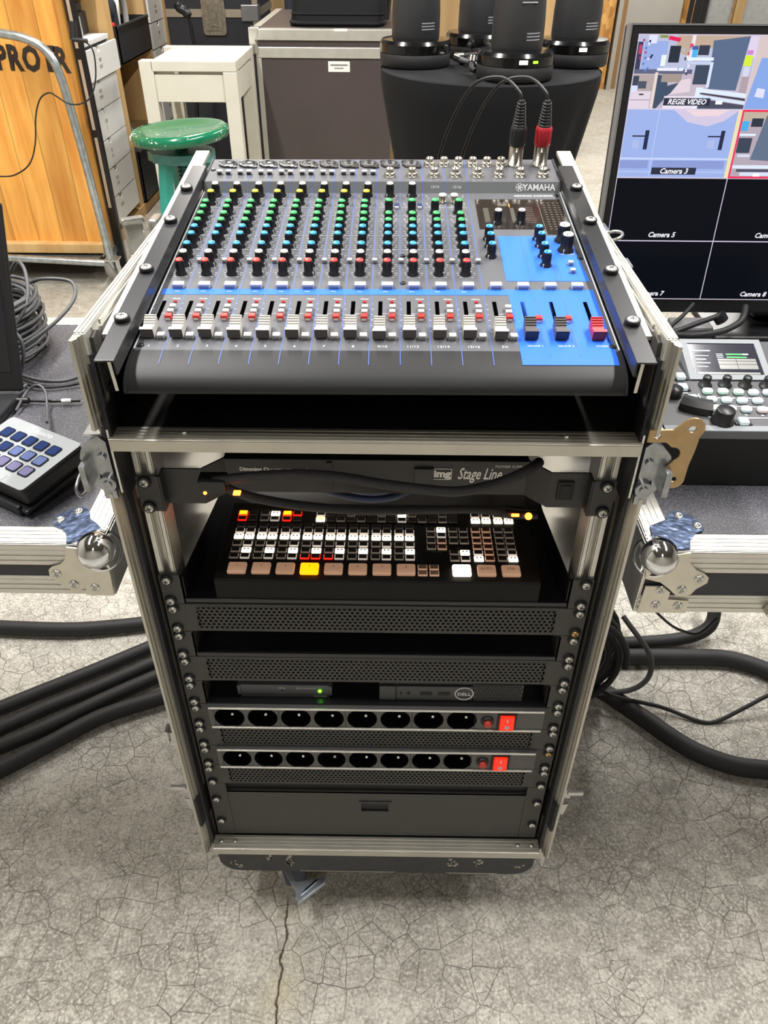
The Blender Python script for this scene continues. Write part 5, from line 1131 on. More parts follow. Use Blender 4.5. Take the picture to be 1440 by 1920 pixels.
ds(.012, .0475, .034, .0490, 3); ds(.014, .037, .030, .046, 0)
b.build('display', [glow('lcd_dark', '#1a1a22', '#2b2c38', .5, .1), glow('lcd_grey', '#6c6c6a', '#8c8c88', .4, .15), glow('lcd_green', '#3da050', '#40b858', .5, .15), glow('lcd_text', '#a8b0b8', '#b8c4cc', .5, .15), glow('lcd_line', '#222228', '#2a2a30', .3, .15)], ct)
kk = MB(); kk.lathe([(.0080, 0), (.0080, .0008), (.0054, .0012), (.0048, .0115), (.0043, .0122), (1e-5, .0122)], 20); KK = kk.mesh('rotary_knob', BLACK)
def onC(x, y, up_=0):
    n = Vector((0, -math.sin(RT), math.cos(RT))); o = Vector((.315, .098, .001)) + n * up_; d = ray(x, y); return CAM + d * ((o - CAM).dot(n) / d.dot(n))
Wi = W[ct].inverted()
for x, y in ((1322, 722), (1359, 722), (1397, 723), (1436, 724)): rep('rotary_knob', KK, ct, Wi @ T(*onC(x, y, .0004)) @ RX(RT))
cb_ = MB(); cb_.prism(circ4(0, 0, .0056, .0045, .0032), 0, .003); CB1 = cb_.mesh('lit_button', glow('pad_white', '#b4c2c4', '#d8ecee', .22)); CB2 = cb_.mesh('lit_button', glow('pad_green', '#a8c4b4', '#c0ecd4', .22)); CB3 = cb_.mesh('lit_button', glow('pad_pink', '#c4b4b8', '#f0d8dc', .2))
for k, (x, y) in enumerate(((1326, 735), (1355, 735.5), (1384, 736.5), (1412, 737.5), (1439, 737.5), (1334, 750.5), (1362, 751.5), (1391, 752.5), (1420, 753), (1341, 767), (1370, 768), (1399, 769), (1429, 770))): rep('lit_button', CB2 if k < 3 else CB3 if k in (10, 12) else CB1, ct, Wi @ T(*onC(x, y, .001)) @ RX(RT))
sq = MB(); sq.box(-.0052, .0052, -.005, .005, 0, .005, 0, bev=.001); sq.box(-.009, .009, -.0045, .0045, 0, .0012, 1); SQM = sq.mesh('square_button', [glow('pad_white', '#b4c2c4', '#d8ecee', .22), DEEP])
for x, y in ((1279, 729), (1297, 750), (1393, 793), (1275, 709)): rep('square_button', SQM, ct, Wi @ T(*onC(x, y, .0004)) @ RX(RT))
b = MB(); c_ = onC(1354, 790, .0004); b.lathe([(.0128, 0), (.0128, .002), (.0108, .0035), (.0102, .0150), (.0094, .0162), (1e-5, .0162)], 28, M=T(*c_) @ RX(RT)); b.build('zoom_knob', BLACK, ct)
b = MB(); c_ = onC(1263, 741, .0004); b.lathe([(.009, 0), (.0085, .010), (1e-5, .0105)], 24, M=T(*c_) @ RX(RT)); b.build('focus_knob', BLACK, ct)
# curved ribbed lever
b = MB(); ctr = onC(1318, 700, .0004); P0 = onC(1284, 762, 0); R0 = (P0 - ctr).length
def lever(u, v):
    a0 = math.atan2(onC(1278, 758).y - ctr.y, onC(1278, 758).x - ctr.x); a1 = math.atan2(onC(1334, 783).y - ctr.y, onC(1334, 783).x - ctr.x)
    if a1 < a0: a1 += 2 * PI
    a = a0 + (a1 - a0) * u; prof_ = [(R0 - .006, .001), (R0 - .005, .012), (R0 + .003, .013), (R0 + .010, .008), (R0 + .011, .001)]
    i = min(3, int(v * 4)); f = v * 4 - i; r = prof_[i][0] * (1 - f) + prof_[i + 1][0] * f; z = prof_[i][1] * (1 - f) + prof_[i + 1][1] * f
    return ctr + Vector((r * math.cos(a), r * math.sin(a), z + (ctr.y + r * math.sin(a) - ctr.y) * .1))
b.grid(lever, 18, 8, smooth=False); b.build('curved_lever', BLACK, ct)
b = MB()
for a, c in (((1309, 738), (1334, 785)), ((1284, 741), (1310, 742)), ((1334, 760), (1440, 764))):
    p, q = onC(*a, .0003), onC(*c, .0003); d = (q - p).normalized().cross(Vector((0, 0, 1))) * .0005; b.quad(p - d, p + d, q + d, q - d)
for x, y, w_ in ((1285, 737, .006), (1300, 759, .007), (1354, 746.5, .03), (1408, 747, .02), (1415, 784, .03), (1330, 801, .008), (1376, 803, .008), (1395, 802, .007), (1373, 778, .003), (1399, 778, .003), (1430, 779, .003)):
    p = onC(x, y, .0003); b.box(-w_ / 2, w_ / 2, -.0008, .0008, 0, .0002, M=T(*p) @ RX(RT))
for k in range(3):
    p = onC(1342 + k * 38, 711, .0003); b.box(-.007, .007, -.003, .003, 0, .0003, M=T(*p) @ RX(RT))
b.build('legend_print', PRINT, ct)
# leads behind the controller
lcable('monitor_cable', 'thick black lead curving from behind the rack to the monitor foot, the lower one', [oY(x, y, Y) for x, y, Y in ((1225, 640, .40), (1262, 629, .42), (1300, 629, .43), (1350, 622, .44), (1382, 608, .45), (1394, 594, .46), (1398, 575, .48))], .0048, RUBBER)
lcable('monitor_cable', 'black lead rising from behind the rack to a black ferrite under the monitor', [oY(x, y, Y) for x, y, Y in ((1240, 640, .42), (1262, 624, .43), (1300, 609, .44), (1342, 594, .45), (1356, 588, .46))], .0040, RUBBER)
lcable('monitor_cable', 'thin dark lead passing under the monitor edge nearest the rack', [oY(x, y, Y) for x, y, Y in ((1235, 640, .44), (1258, 612, .45), (1280, 592, .46), (1300, 570, .48))], .0030, RUBBER)
b = MB(); b.tube([oY(1347, 590, .452), oY(1354, 602, .450)], .0095, 14); tag(b.build('ferrite_plug', BLACK, base=tuple(oY(1350, 600, .45))), 'black cylindrical ferrite plug hanging under the monitor', 'plug')
b = MB(); b.box(.47, .535, .40, .44, TZ, TZ + .022, bev=.003); b.box(.44, .50, .46, .50, TZ, TZ + .03, bev=.004); tag(b.build('power_adapter', mat('adapter_grey', '#77777a', .5), base=(.49, .42, TZ)), 'grey power adapter lying under the monitor behind the controller', 'adapter')
lcable('loose_wire', 'thin dark wire hanging below the right table edge', [oY(x, y, .05) for x, y in ((1225, 1140), (1235, 1152), (1258, 1172), (1280, 1183), (1310, 1188), (1345, 1160))], .0017, RUBBER)
# ---------------------------------------------------------------- cables on the floor
def fcable(label, pts, r, m=RUBBER, name='floor_cable', group='thick cables on the floor', wrap=False):
    b = MB(); P = [(oZ(x, y, FL + z)) for x, y, z in pts]; b.tube(P, r, 14, sm=8)
    return tag(b.build(name, m, base=(P[0].x, P[0].y, FL)), label, 'cable', group)
z_ = .018
fcable('thick black cable crossing the floor left of the rack, farthest from the viewer', [(-60, 1172, z_), (0, 1176, z_), (130, 1180, z_), (220, 1174, z_), (275, 1168, z_), (330, 1160, z_)], .0165)
fcable('thick black cable left of the rack, farthest back of the bundle of four', [(-70, 1352, z_), (0, 1328, z_), (80, 1296, z_), (180, 1256, z_), (275, 1216, z_), (330, 1194, z_)], .0155)
fcable('thick black cable left of the rack, second of the bundle of four', [(-70, 1392, z_), (0, 1366, z_), (90, 1326, z_), (180, 1290, z_), (280, 1246, z_), (330, 1224, z_)], .0150)
fcable('thick black cable left of the rack, third of the bundle of four', [(-70, 1425, z_), (0, 1400, z_), (90, 1362, z_), (190, 1314, z_), (290, 1270, z_), (340, 1250, z_)], .0155)
fcable('thick black cable left of the rack, nearest the viewer', [(-70, 1478, z_), (0, 1444, z_), (90, 1396, z_), (190, 1344, z_), (300, 1308, z_), (350, 1296, z_)], .0165)
fcable('thick black cable right of the rack bending upward under the right table', [(1110, 1208, z_), (1180, 1206, z_), (1260, 1200, z_), (1305, 1190, z_ + .01), (1332, 1172, z_ + .03), (1340, 1140, z_ + .06), (1338, 1080, z_ + .10)], .0150)
fcable('thick black cable right of the rack running level then dropping at the picture edge', [(1110, 1234, z_), (1180, 1232, z_), (1300, 1232, z_), (1370, 1236, z_), (1440, 1258, z_), (1500, 1290, z_)], .0185)
fcable('thick black cable right of the rack sloping towards the viewer', [(1090, 1280, z_), (1130, 1296, z_), (1200, 1342, z_), (1290, 1402, z_), (1370, 1434, z_), (1440, 1444, z_), (1520, 1452, z_)], .0185)
fcable('thin black cable over the floor right of the rack, rising to the right edge', [(1100, 1280, .03), (1155, 1306, .045), (1240, 1326, .015), (1310, 1352, .004), (1345, 1352, .004), (1400, 1325, .03), (1445, 1302, .05), (1500, 1285, .06)], .0042, name='thin_cable', group='thin cables on the floor')
fcable('grey cable bowing out of the coil right of the rack', [(1168, 1155, .20), (1190, 1185, .18), (1212, 1215, .15), (1222, 1245, .11), (1212, 1275, .07), (1180, 1294, .045), (1120, 1300, .03)], .0055, CABLEG, 'thin_cable', 'thin cables on the floor')
# coil of cable standing behind the right side of the rack
b = MB(); cc0 = Vector((.385, .45, FL + .135)); pts = []
for k in range(8 * 26 + 1):
    a = 2 * PI * k / 26; r = .100 + .018 * math.sin(a * .31 + 1); yy = .45 - .045 + .09 * k / 208
    pts.append((cc0.x + r * math.cos(a) * .92, yy, cc0.z + (r + .012) * math.sin(a)))
b.tube(pts, .0068, 8)
tag(b.build('cable_coil', RUBBER, base=(.385, .45, FL)), 'black cable coil standing on the floor behind the right side of the rack', 'cable coil')
CZ_ = 3.3 - H
# ---------------------------------------------------------------- trolley with a varnished plank crate, left
tro = thing('tube_trolley', 'galvanised tube trolley frame on castors in front of the varnished plank crate', 'trolley', (-1.6, 2.8, FL))
TY = 2.74
def tube_part(name, pts, r, m, parent, seg=12, sm=6): b = MB(); b.tube(pts, r, seg, sm=sm); return b.build(name, m, parent)
up_ = [oY(x, y, TY) for x, y in ((-40, 52), (0, 62), (40, 70), (75, 86), (100, 114), (116, 152), (140, 232), (172, 350), (203, 470), (213, 512))]
tube_part('upright_tube', up_, .0165, GALV, tro, 14)
a_, c_ = oY(30, 484, TY - .03), oY(206, 494, TY); tube_part('cross_tube', [a_ + (a_ - c_) * 2.2, a_, c_], .0150, GALV, tro, sm=0)
tube_part('base_tube', [Vector((c_.x, TY - .01, c_.z)), Vector((c_.x - .05, TY + .27, c_.z))], .0150, GALV, tro, sm=0)
for dx, dy in ((0, 0), (-1.1, .0), (-.14, .22), (-1.1, .22)):
    wx, wy = c_.x + .012 + dx, TY + dy + .01; wk = bpy.data.objects.new('castor', None); C.objects.link(wk); wk.parent = tro; W[wk] = W[tro].copy()
    b = MB(); b.lathe([(.030, -.016), (.05, -.016), (.055, -.011), (.055, .011), (.05, .016), (.030, .016)], 28, M=T(wx, wy, FL + .055) @ RY(PI / 2 - .5)); b.build('wheel', mat('grey_wheel', '#77746c', .6), wk)
    b = MB(); b.box(wx - .03, wx + .03, wy - .03, wy + .03, FL + .112, FL + .118); b.cyl((wx, wy, FL + .10), (wx, wy, c_.z - .012), .016); b.box(wx - .022, wx - .017, wy - .02, wy + .02, FL + .05, FL + .112); b.box(wx + .017, wx + .022, wy - .02, wy + .02, FL + .05, FL + .112); b.build('fork', ZINC, wk)
cr_ = thing('plank_crate', 'varnished orange pine plank crate with black stencilled letters standing on the trolley', 'crate', (-1.9, 3.05, FL + .105))
PX1 = -1.285
b = MB(); b.box(-2.45, PX1, 2.84, 2.868, -.742, .62); b.build('plank_front', CRATEW, cr_)
b = MB(); b.box(PX1 - .028, PX1, 2.868, 3.04, -.742, .62); b.build('plank_side', CRATEW, cr_)
b = MB(); b.box(-2.45, PX1 + .004, 2.80, 2.842, -.760, -.718, bev=.003); b.build('skid_board', PINE, cr_)
b = MB(); b.box(-2.45, PX1, 2.842, 3.04, -.770, -.742); b.build('base_board', PINE, cr_)
b = MB()
def stencil(ch, px, py, h, w):
    p = oY(px, py, 2.8385); b.text(ch, h, T(p.x, 2.8388, p.z) @ RX(PI / 2) @ RZ(-.04), bold=.0055, sx=w)
for ch, x, y in (('P', 2, 110), ('R', 27, 111), ('O', 59, 113), ('E', 95, 113), ('R', 115, 115)): stencil(ch, x, y, .118, .72)
b.build('stencil_lettering', [mat('stencil_black', '#2a1f16', .7), CRATEW], cr_)
# plate holding the crate level on the trolley tubes
b = MB(); b.box(-2.4, PX1 - .01, TY + .02, TY + .28, c_.z + .013, -.771); b.build('deck_plate', GALV, tro)
po = thing('slotted_upright', 'black slotted metal upright with silver inlay between the crate and the drawer shelf', 'post', (-1.265, 2.95, FL))
b = MB(); b.box(-1.278, -1.240, 2.94, 2.965, FL, .62); b.build('post_body', GLOSSB, po)
for z0, z1 in ((.02, .6), (-.28, -.02), (-.60, -.31)):
    b = MB(); b.box(-1.268, -1.255, 2.9385, 2.9405, z0, z1); b.build('silver_inlay', ALU_W, po)
lc_ = thing('power_supply_lead', 'thin black lead looping over the trolley tube from a small black adapter', 'cable', tuple(oY(150, 75, 2.70)))
b = MB(); b.tube([oY(x, y, Y) for x, y, Y in ((-30, 330, 2.74), (0, 331, 2.74), (28, 328, 2.74), (55, 308, 2.72), (66, 270, 2.72), (67, 220, 2.71), (75, 186, 2.70), (92, 174, 2.70), (108, 182, 2.70), (128, 194, 2.70), (150, 195, 2.70), (170, 182, 2.70), (179, 150, 2.70), (178, 112, 2.70), (172, 90, 2.70), (160, 78, 2.70))], .0030, 8, sm=6); b.build('lead', RUBBER, lc_)
b = MB(); p = oY(150, 75, 2.70); b.tube([oY(136, 74, 2.70), oY(164, 77, 2.70)], .0075, 10); b.tube([oY(136, 40, 2.72), oY(138, 74, 2.71)], .014, 10); b.build('plug', BLACK, lc_)

# ---------------------------------------------------------------- shelf along the left wall, its drawers and bins
SX = -1.37
sh = thing('pine_shelf', 'raw pine shelf unit along the left wall holding white drawers and black bins', 'shelf', (-1.6, 4.0, FL))
for y0, y1 in ((3.06, 3.11), (3.72, 3.79), (4.405, 4.445), (4.80, 4.85)):
    b = MB(); b.box(-1.80, SX, y0, y1, FL, .75); b.build('upright_board', PINE, sh)
b = MB(); b.box(-1.80, SX + .004, 3.06, 4.85, FL, FL + .055); b.build('plinth_board', PINE, sh)
b = MB(); b.box(-1.80, -1.785, 3.06, 4.85, FL, .75); b.build('back_panel', PLY, sh)
for y0, y1, z in ((3.79, 4.405, -.155), (3.79, 4.405, -.52), (3.11, 3.72, .20), (4.445, 4.80, .30), (3.79, 4.405, .34)):
    b = MB(); b.box(-1.785, SX - .03, y0, y1, z - .018, z); b.build('shelf_board', PLY, sh)
def tower(y0, y1, ztop, rows, label, n, open_first=False):
    t = thing('drawer_tower', label, 'drawer unit', (SX - .18, (y0 + y1) / 2, FL + .055)); zb = ztop - .02 - rows * n
    b = MB(); b.box(-1.74, SX - .030, y0, y1, zb - .004, ztop - .001); b.box(-1.74, SX - .004, y0, y0 + .012, zb - .004, ztop); b.box(-1.74, SX - .004, y1 - .012, y1, zb - .004, ztop); b.box(-1.74, SX - .002, y0, y1, ztop - .020, ztop, bev=.002); b.box(-1.74, SX - .004, y0, y1, zb - .004, zb + .006); b.build('carcass', WHITEC, t)
    for k in range(n):
        za, zc2 = ztop - .022 - rows * (k + 1) + .006, ztop - .022 - rows * k
        w = (y1 - y0) - .03; cyy = (y0 + y1) / 2
        pl2 = [(cyy - w / 2, za), (cyy + w / 2, za), (cyy + w / 2, zc2), (cyy + .035, zc2)] + [(cyy + .022 * math.cos(a), zc2 - .022 * math.sin(a)) for a in [PI * i / 8 for i in range(9)]] + [(cyy - .035, zc2), (cyy - w / 2, zc2)]
        off = .028 if (k == 0 and open_first) else .0
        b = MB(); b.prism(pl2, 0, .012, M=T(SX - .004 + off, 0, 0) @ Matrix(((0, 0, 1, 0), (1, 0, 0, 0), (0, 1, 0, 0), (0, 0, 0, 1)))); b.box(SX - .33 + off, SX - .004 + off, cyy - w / 2 + .01, cyy + w / 2 - .01, za + .004, za + .010); b.box(SX - .33 + off, SX - .004 + off, cyy - w / 2 + .006, cyy - w / 2 + .012, za, zc2 - .01); b.box(SX - .33 + off, SX - .004 + off, cyy + w / 2 - .012, cyy + w / 2 - .006, za, zc2 - .01)
        d = b.build('drawer', WHITEC, t)
        b = MB(); MX = Matrix(((0, 0, 1, 0), (1, 0, 0, 0), (0, 1, 0, 0), (0, 0, 0, 1)))
        words_ = (('MIC', 'BAT'), ('XLR', 'DMX'), ('USB', 'C'), ('RJ', '45'), ('VGA', 'DVI'), ('TAPE', '')) 
        for j, s_ in enumerate(words_[k % 6]):
            if s_: b.text(s_, .022, T(SX + .0085 + off, cyy, (za + zc2) / 2 + .008 - j * .026) @ MX)
        b.build('drawer_label', INK, d)
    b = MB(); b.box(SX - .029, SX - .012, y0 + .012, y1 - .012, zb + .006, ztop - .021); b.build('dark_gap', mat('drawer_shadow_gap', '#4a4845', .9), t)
    return t
tower(3.115, 3.705, -.006, .1275, 'white drawer tower with six notched drawers in the shelf, its top drawer pulled out', 6, True)
tower(4.45, 4.79, .235, .1275, 'white drawer tower farther along the shelf beyond the black bins', 8)
b = MB(); b.box(-1.62, -1.44, 3.36, 3.56, -.004, .075, bev=.003); tag(b.build('grey_box', mat('box_grey', '#a9adb0', .6), base=(-1.5, 3.46, -.006)), 'light grey carton on top of the nearer white drawers', 'box')
b = MB(); b.box(-1.70, -1.46, 3.57, 3.705, -.004, .085, bev=.003); b.box(-1.68, -1.47, 3.50, 3.69, .085, .12, bev=.004); tag(b.build('black_device', BINM, base=(-1.6, 3.6, -.006)), 'black device box beside the grey carton on the white drawers', 'box')
b = MB(); b.box(-1.60, -1.44, 3.20, 3.50, .076, .12, bev=.004); tag(b.build('small_printer', mat('device_dark', '#303236', .5), base=(-1.52, 3.40, .075)), 'dark flat device lying on the grey carton', 'device')
def bin_(name, y0, y1, z0, z1, zb_, label):
    t = thing(name, label, 'bin', (SX - .15, (y0 + y1) / 2, z0)); x0, x1 = SX - .30, SX + .016
    b = MB(); b.box(x1 - .006, x1, y0, y1, z0, z1); b.box(x0, x0 + .006, y0, y1, z0, zb_); b.box(x0, x1, y0, y0 + .006, z0, z1); b.box(x0, x1, y1 - .006, y1, z0, z1); b.box(x0, x1, y0, y1, z0, z0 + .006); b.box(x1, x1 + .006, y0, y1, z1 - .012, z1, bev=.002); b.build('bin_body', BINM, t); return t
bin_('storage_bin', 3.80, 4.39, -.152, .012, .012, 'black storage bin full of cloth and cables on the upper shelf')
bin_('storage_bin', 3.80, 4.39, -.822, -.56, -.56, 'black storage bin on the floor of the pine shelf behind the green stool')
b = MB(); b.sphere((-1.50, 3.98, .06), .09, 20, 12, sc=(1, 1.1, .9)); b.box(-1.60, -1.42, 3.86, 4.10, -.10, .11, bev=.03, seg=3); tag(b.build('folded_cloth', mat('navy_cloth', '#20242e', .9), base=(-1.5, 3.98, -.146)), 'dark navy cloth bundle stuffed in the upper black bin', 'cloth')
b = MB(); b.tube([(-1.45, 4.12, -.10), (-1.44, 4.13, .06), (-1.45, 4.20, .12), (-1.44, 4.27, .07), (-1.45, 4.28, -.12)], .016, 10, sm=8); tag(b.build('white_hose', WHITEC, base=(-1.45, 4.2, -.146)), 'white hose loop sticking out of the upper black bin', 'hose')
b = MB(); b.box(-1.44, -1.385, 3.83, 3.90, -.06, .02, bev=.01); tag(b.build('red_grip', mat('red_plastic', '#c0262a', .5), base=(-1.41, 3.86, -.146)), 'small red tool grip at the near corner of the upper black bin', 'tool')
def blob(u, v):
    a = 2 * PI * u; r = .11 * math.sin(PI * min(1, v + .1)) * (1 + .25 * math.sin(5 * a + 3 * v) + .12 * math.sin(11 * a + 7 * v)); return Vector((-1.46 + .55 * r * math.cos(a), 4.02 + 1.1 * r * math.sin(a), -.66 + .19 * v + .02 * math.sin(7 * a)))
b = MB(); b.grid(blob, 40, 14, cu=True); tag(b.build('plastic_bag', mat('grey_film', '#8f9094', .35), base=(-1.46, 4.02, -.816)), 'crumpled grey plastic bag in the lower black bin', 'bag')

# ---------------------------------------------------------------- black flight case by the end of the shelf
bk = thing('black_flight_case', 'black flight case with a butterfly latch behind the white stool', 'flight case', (-.95, 4.45, FL))
b = MB(); b.box(-1.20, -.72, 4.20, 4.75, FL + .09, .34, bev=.004); b.build('case_body', mat('case_black', '#1f2128', .5, bump=.1, bscale=300), bk)
b = MB(); b.box(-1.20, -.72, 4.192, 4.20, .018, .054); b.box(-.72, -.712, 4.20, 4.75, .018, .054); b.box(-.74, -.712, 4.192, 4.22, FL + .09, .34); b.build('edge_profile', mat('old_aluminium', '#a49c8e', .45, .7), bk)
b = MB(); q = oY(401, 31, 4.19); b.prism(circ4(q.x, q.z, .062, .085, .02), 0, .005, M=T(0, 4.19, 0) @ RX(PI / 2)); b.prism(circ4(q.x, q.z, .045, .062, .012), .005, .012, M=T(0, 4.19, 0) @ RX(PI / 2)); b.prism(circ4(q.x, q.z, .018, .040, .008), .012, .020, M=T(0, 4.19, 0) @ RX(PI / 2)); b.cyl((q.x, 4.17, q.z), (q.x, 4.165, q.z), .012); b.build('butterfly_latch', mat('worn_nickel', '#9a9488', .35, .85, noise=.25, nscale=70, bump=.3, bscale=60), bk)
b = MB(); b.box(-.80, -.708, 4.186, 4.26, .00, .075, bev=.004); b.build('corner_plate', mat('old_zinc', '#85868a', .4, .7), bk)
b = MB(); b.text('FRAGILE', .05, T(-.93, 4.197, -.235) @ RX(PI / 2), bold=.001); b.build('stencil_lettering', mat('acid_print', '#b9c82c', .6), bk)
for x in (-1.14, -.78):
    for y in (4.27, 4.68):
        b = MB(); b.cyl((x - .016, y, FL + .045), (x + .016, y, FL + .045), .045, seg=20); b.box(x - .022, x + .022, y - .03, y + .03, FL + .08, FL + .092); b.build('castor', RUBBER, bk)
b = MB(); b.box(-.66, .20, 4.95, 5.15, FL, .8, bev=.004); tag(b.build('equipment_rack', mat('rack_navy', '#232833', .5), base=(-.3, 5.05, FL)), 'tall dark navy cabinet behind the brown flight case', 'cabinet')
b = MB(); b.tube([oY(x, y, 3.9) for x, y in ((333, 2), (336, 14), (348, 22), (356, 40), (360, 62), (364, 84), (366, 110))], .016, 12, sm=6, rf=lambda t: 1.35 if .05 < t < .42 else .55); b.tube([oY(366, 108, 3.9), Vector((-1.09, 3.9, FL))], .010, 10); tag(b.build('hooked_pole', GLOSSB, base=(-1.08, 3.9, FL)), 'black hooked pole with padded grip leaning by the black flight case', 'pole')
# pine post behind the brown case
b = MB(); b.box(-.035, .02, 4.55, 4.60, FL, .8); tag(b.build('timber_post', PINE, base=(-.01, 4.57, FL)), 'raw timber post just left of the black cameras', 'post')

# ---------------------------------------------------------------- brown flight case with the bag on it
bc = thing('brown_flight_case', 'large dark brown flight case with two aluminium bands and a white label', 'flight case', (-.3, 3.9, FL))
b = MB(); b.box(-.612, -.004, 3.452, 4.38, FL + .10, .041); b.build('case_body', BROWN, bc)
b = MB(); b.box(-.640, .002, 3.442, 3.454, -.003, .042, bev=.003); b.box(-.640, .002, 3.442, 3.475, .040, .0425); b.box(-.640, -.606, 3.45, 4.40, .036, .0425); b.box(-.640, -.630, 3.45, 4.40, -.003, .042); b.build('lid_profile', ALU_W, bc)
b = MB(); b.box(-.622, -.002, 3.444, 3.454, -.073, -.029, bev=.003); b.box(-.622, -.612, 3.45, 4.38, -.073, -.029); b.build('body_profile', ALU_W, bc)
b = MB(); b.box(-.622, -.600, 3.446, 3.47, FL + .10, -.073); b.build('edge_profile', ALU_W, bc)
b = MB(); b.prism([(-.648, -.055), (-.612, -.055), (-.608, -.03), (-.622, -.004), (-.608, .02), (-.606, .046), (-.648, .046)], 0, .006, M=T(0, 3.442, 0) @ RX(PI / 2)); b.box(-.648, -.640, 3.44, 3.53, -.055, .046, bev=.003); b.box(-.648, -.60, 3.44, 3.50, .0425, .047, bev=.003); b.build('corner_plate', ZINC, bc)
b = MB(); b.box(-.293, -.193, 3.4505, 3.453, -.128, -.085); la = b.build('paper_label', PAPER, bc)
b = MB(); b.box(-.283, -.203, 3.4495, 3.4506, -.103, -.097); b.box(-.265, -.222, 3.4495, 3.4506, -.115, -.111); b.build('label_print', mat('faint_ink', '#77777a', .6), la)
b = MB(); b.box(-.262, -.20, 3.4412, 3.4435, .034, .0445); b.build('paper_label', PAPER, bc)
for x in (-.55, -.07):
    for y in (3.52, 4.30):
        b = MB(); b.cyl((x - .016, y, FL + .05), (x + .016, y, FL + .05), .05, seg=20); b.box(x - .025, x + .025, y - .03, y + .03, FL + .09, FL + .102); b.build('castor', RUBBER, bc)
bg = thing('equipment_bag', 'black padded equipment bag lying on the brown flight case', 'bag', (-.25, 3.7, .0425))
def bagf(u, v):
    a = 2 * PI * u; c, s = math.cos(a), math.sin(a); k = lambda t: math.copysign(abs(t) ** .28, t)
    rr = .20 + .012 * math.sin(v * 9); z = .043 + .40 * v
    e_ = 1 if v < .9 else 1 - (v - .9) * 3
    return Vector((-.255 + (.222 + .012 * math.sin(3 * a)) * k(c) * e_ + .01 * math.sin(6 * v), 3.69 + .16 * k(s) * e_ + .05 * v, z))
b = MB(); b.grid(bagf, 48, 14, cu=True)
b.add([bagf(i / 48, 1) for i in range(48)], [tuple(range(48))]); b.build('bag_body', BAGM, bg)
b = MB(); b.tube([bagf(i / 48, .03) + Vector((0, -.003, 0)) for i in range(48)], .008, 8, closed=True); b.tube([bagf(i / 48, .12) + Vector((0, -.002, .0)) for i in range(48)], .004, 6, closed=True); b.build('piping', BAGM, bg)
b = MB(); b.tube([(-.022, 3.56, .07), (-.012, 3.555, .20), (-.02, 3.57, .36)], .012, 8, sm=6); b.tube([(-.03, 3.545, .07), (-.026, 3.54, .22), (-.03, 3.56, .38)], .007, 8, sm=6); b.build('strap', GLOSSB, bg)

# ---------------------------------------------------------------- white stool
ws = thing('white_stool', 'white painted wooden stool with four square legs in front of the brown flight case', 'stool', (-.82, 3.15, FL))
wx0, wx1, wy0, wy1, wz = -1.022, -.628, 2.925, 3.405, -.020
b = MB(); b.box(wx0 + .048, wx1, wy0, wy1, wz - .038, wz, bev=.003); b.build('seat', WHITEP, ws)
for x0 in (wx0, wx1 - .056):
    for y0 in (wy0, wy1 - .056):
        lf_ = x0 == wx0
        b = MB(); b.box(x0, x0 + .056, y0, y0 + .056, FL, wz - (.0 if lf_ else .0385), bev=.003); b.build('leg', WHITEP, ws)
for y in (wy0 + .008, wy1 - .030):
    b = MB(); b.box(wx0 + .056, wx1 - .056, y, y + .022, wz - .150, wz - .050, bev=.002); b.build('apron', WHITEP, ws)
for x in (wx0 + .010, wx1 - .032):
    b = MB(); b.box(x, x + .022, wy0 + .056, wy1 - .056, wz - .150, wz - .050, bev=.002); b.build('apron', WHITEP, ws)
for y in (wy0 + .012, wy1 - .036):
    b = MB(); b.box(wx0 + .05, wx1 - .05, y, y + .024, -.62, -.575, bev=.002); b.build('stretcher', WHITEP, ws)

# ---------------------------------------------------------------- green stool
def chipped():
    m = bpy.data.materials.new('chipped_green'); m.use_nodes = True; nt = m.node_tree; N = nt.nodes.new; L = nt.links.new; bs = nt.nodes['Principled BSDF']; bs.inputs['Roughness'].default_value = .2; bs.inputs['Coat Weight'].default_value = .2
    tc = N('ShaderNodeTexCoord'); nz = N('ShaderNodeTexNoise'); nz.inputs['Scale'].default_value = 75; nz.inputs['Detail'].default_value = 6; L(tc.outputs['Object'], nz.inputs['Vector'])
    n2 = N('ShaderNodeTexNoise'); n2.inputs['Scale'].default_value = 9; L(tc.outputs['Object'], n2.inputs['Vector']); ad = N('ShaderNodeMath'); ad.operation = 'ADD'; L(nz.outputs['Fac'], ad.inputs[0]); L(n2.outputs['Fac'], ad.inputs[1])
    mr = N('ShaderNodeMapRange'); mr.inputs['From Min'].default_value = 1.17; mr.inputs['From Max'].default_value = 1.21; L(ad.outputs[0], mr.inputs['Value'])
    mx = N('ShaderNodeMix'); mx.data_type = 'RGBA'; L(mr.outputs[0], mx.inputs['Factor']); mx.inputs['A'].default_value = lin('#0f6848'); mx.inputs['B'].default_value = lin('#dfe0d8'); L(mx.outputs['Result'], bs.inputs['Base Color']); return m
GRNC = chipped(); TEAL = mat('teal_paint', '#2f8a7c', .35, noise=.15, nscale=20)
gs = thing('green_stool', 'round glossy green screw stool with chipped rim beside the drawer shelf', 'stool', (-.768, 2.40, FL))
GM = T(-.768, 2.425, -.172) @ RY(-.06)
b = MB(); b.lathe([(1e-5, -.022), (.12, -.024), (.155, -.034), (.172, -.030), (.180, -.016), (.178, -.002), (.168, .007), (.150, .006), (.12, -.002), (.06, -.006), (1e-5, -.007)], 56, GM, cap=False); b.build('seat', GRNC, gs)
gx, gy = -.768, 2.425
b = MB(); b.cyl((gx, gy, -.196), (gx, gy, -.225), .045, seg=24); b.cyl((gx, gy, -.225), (gx, gy, -.62), .024, seg=20)
for k in range(22): b.lathe([(.024, -.004), (.029, 0), (.024, .004)], 20, T(gx, gy, -.27 - k * .014), cap=False)
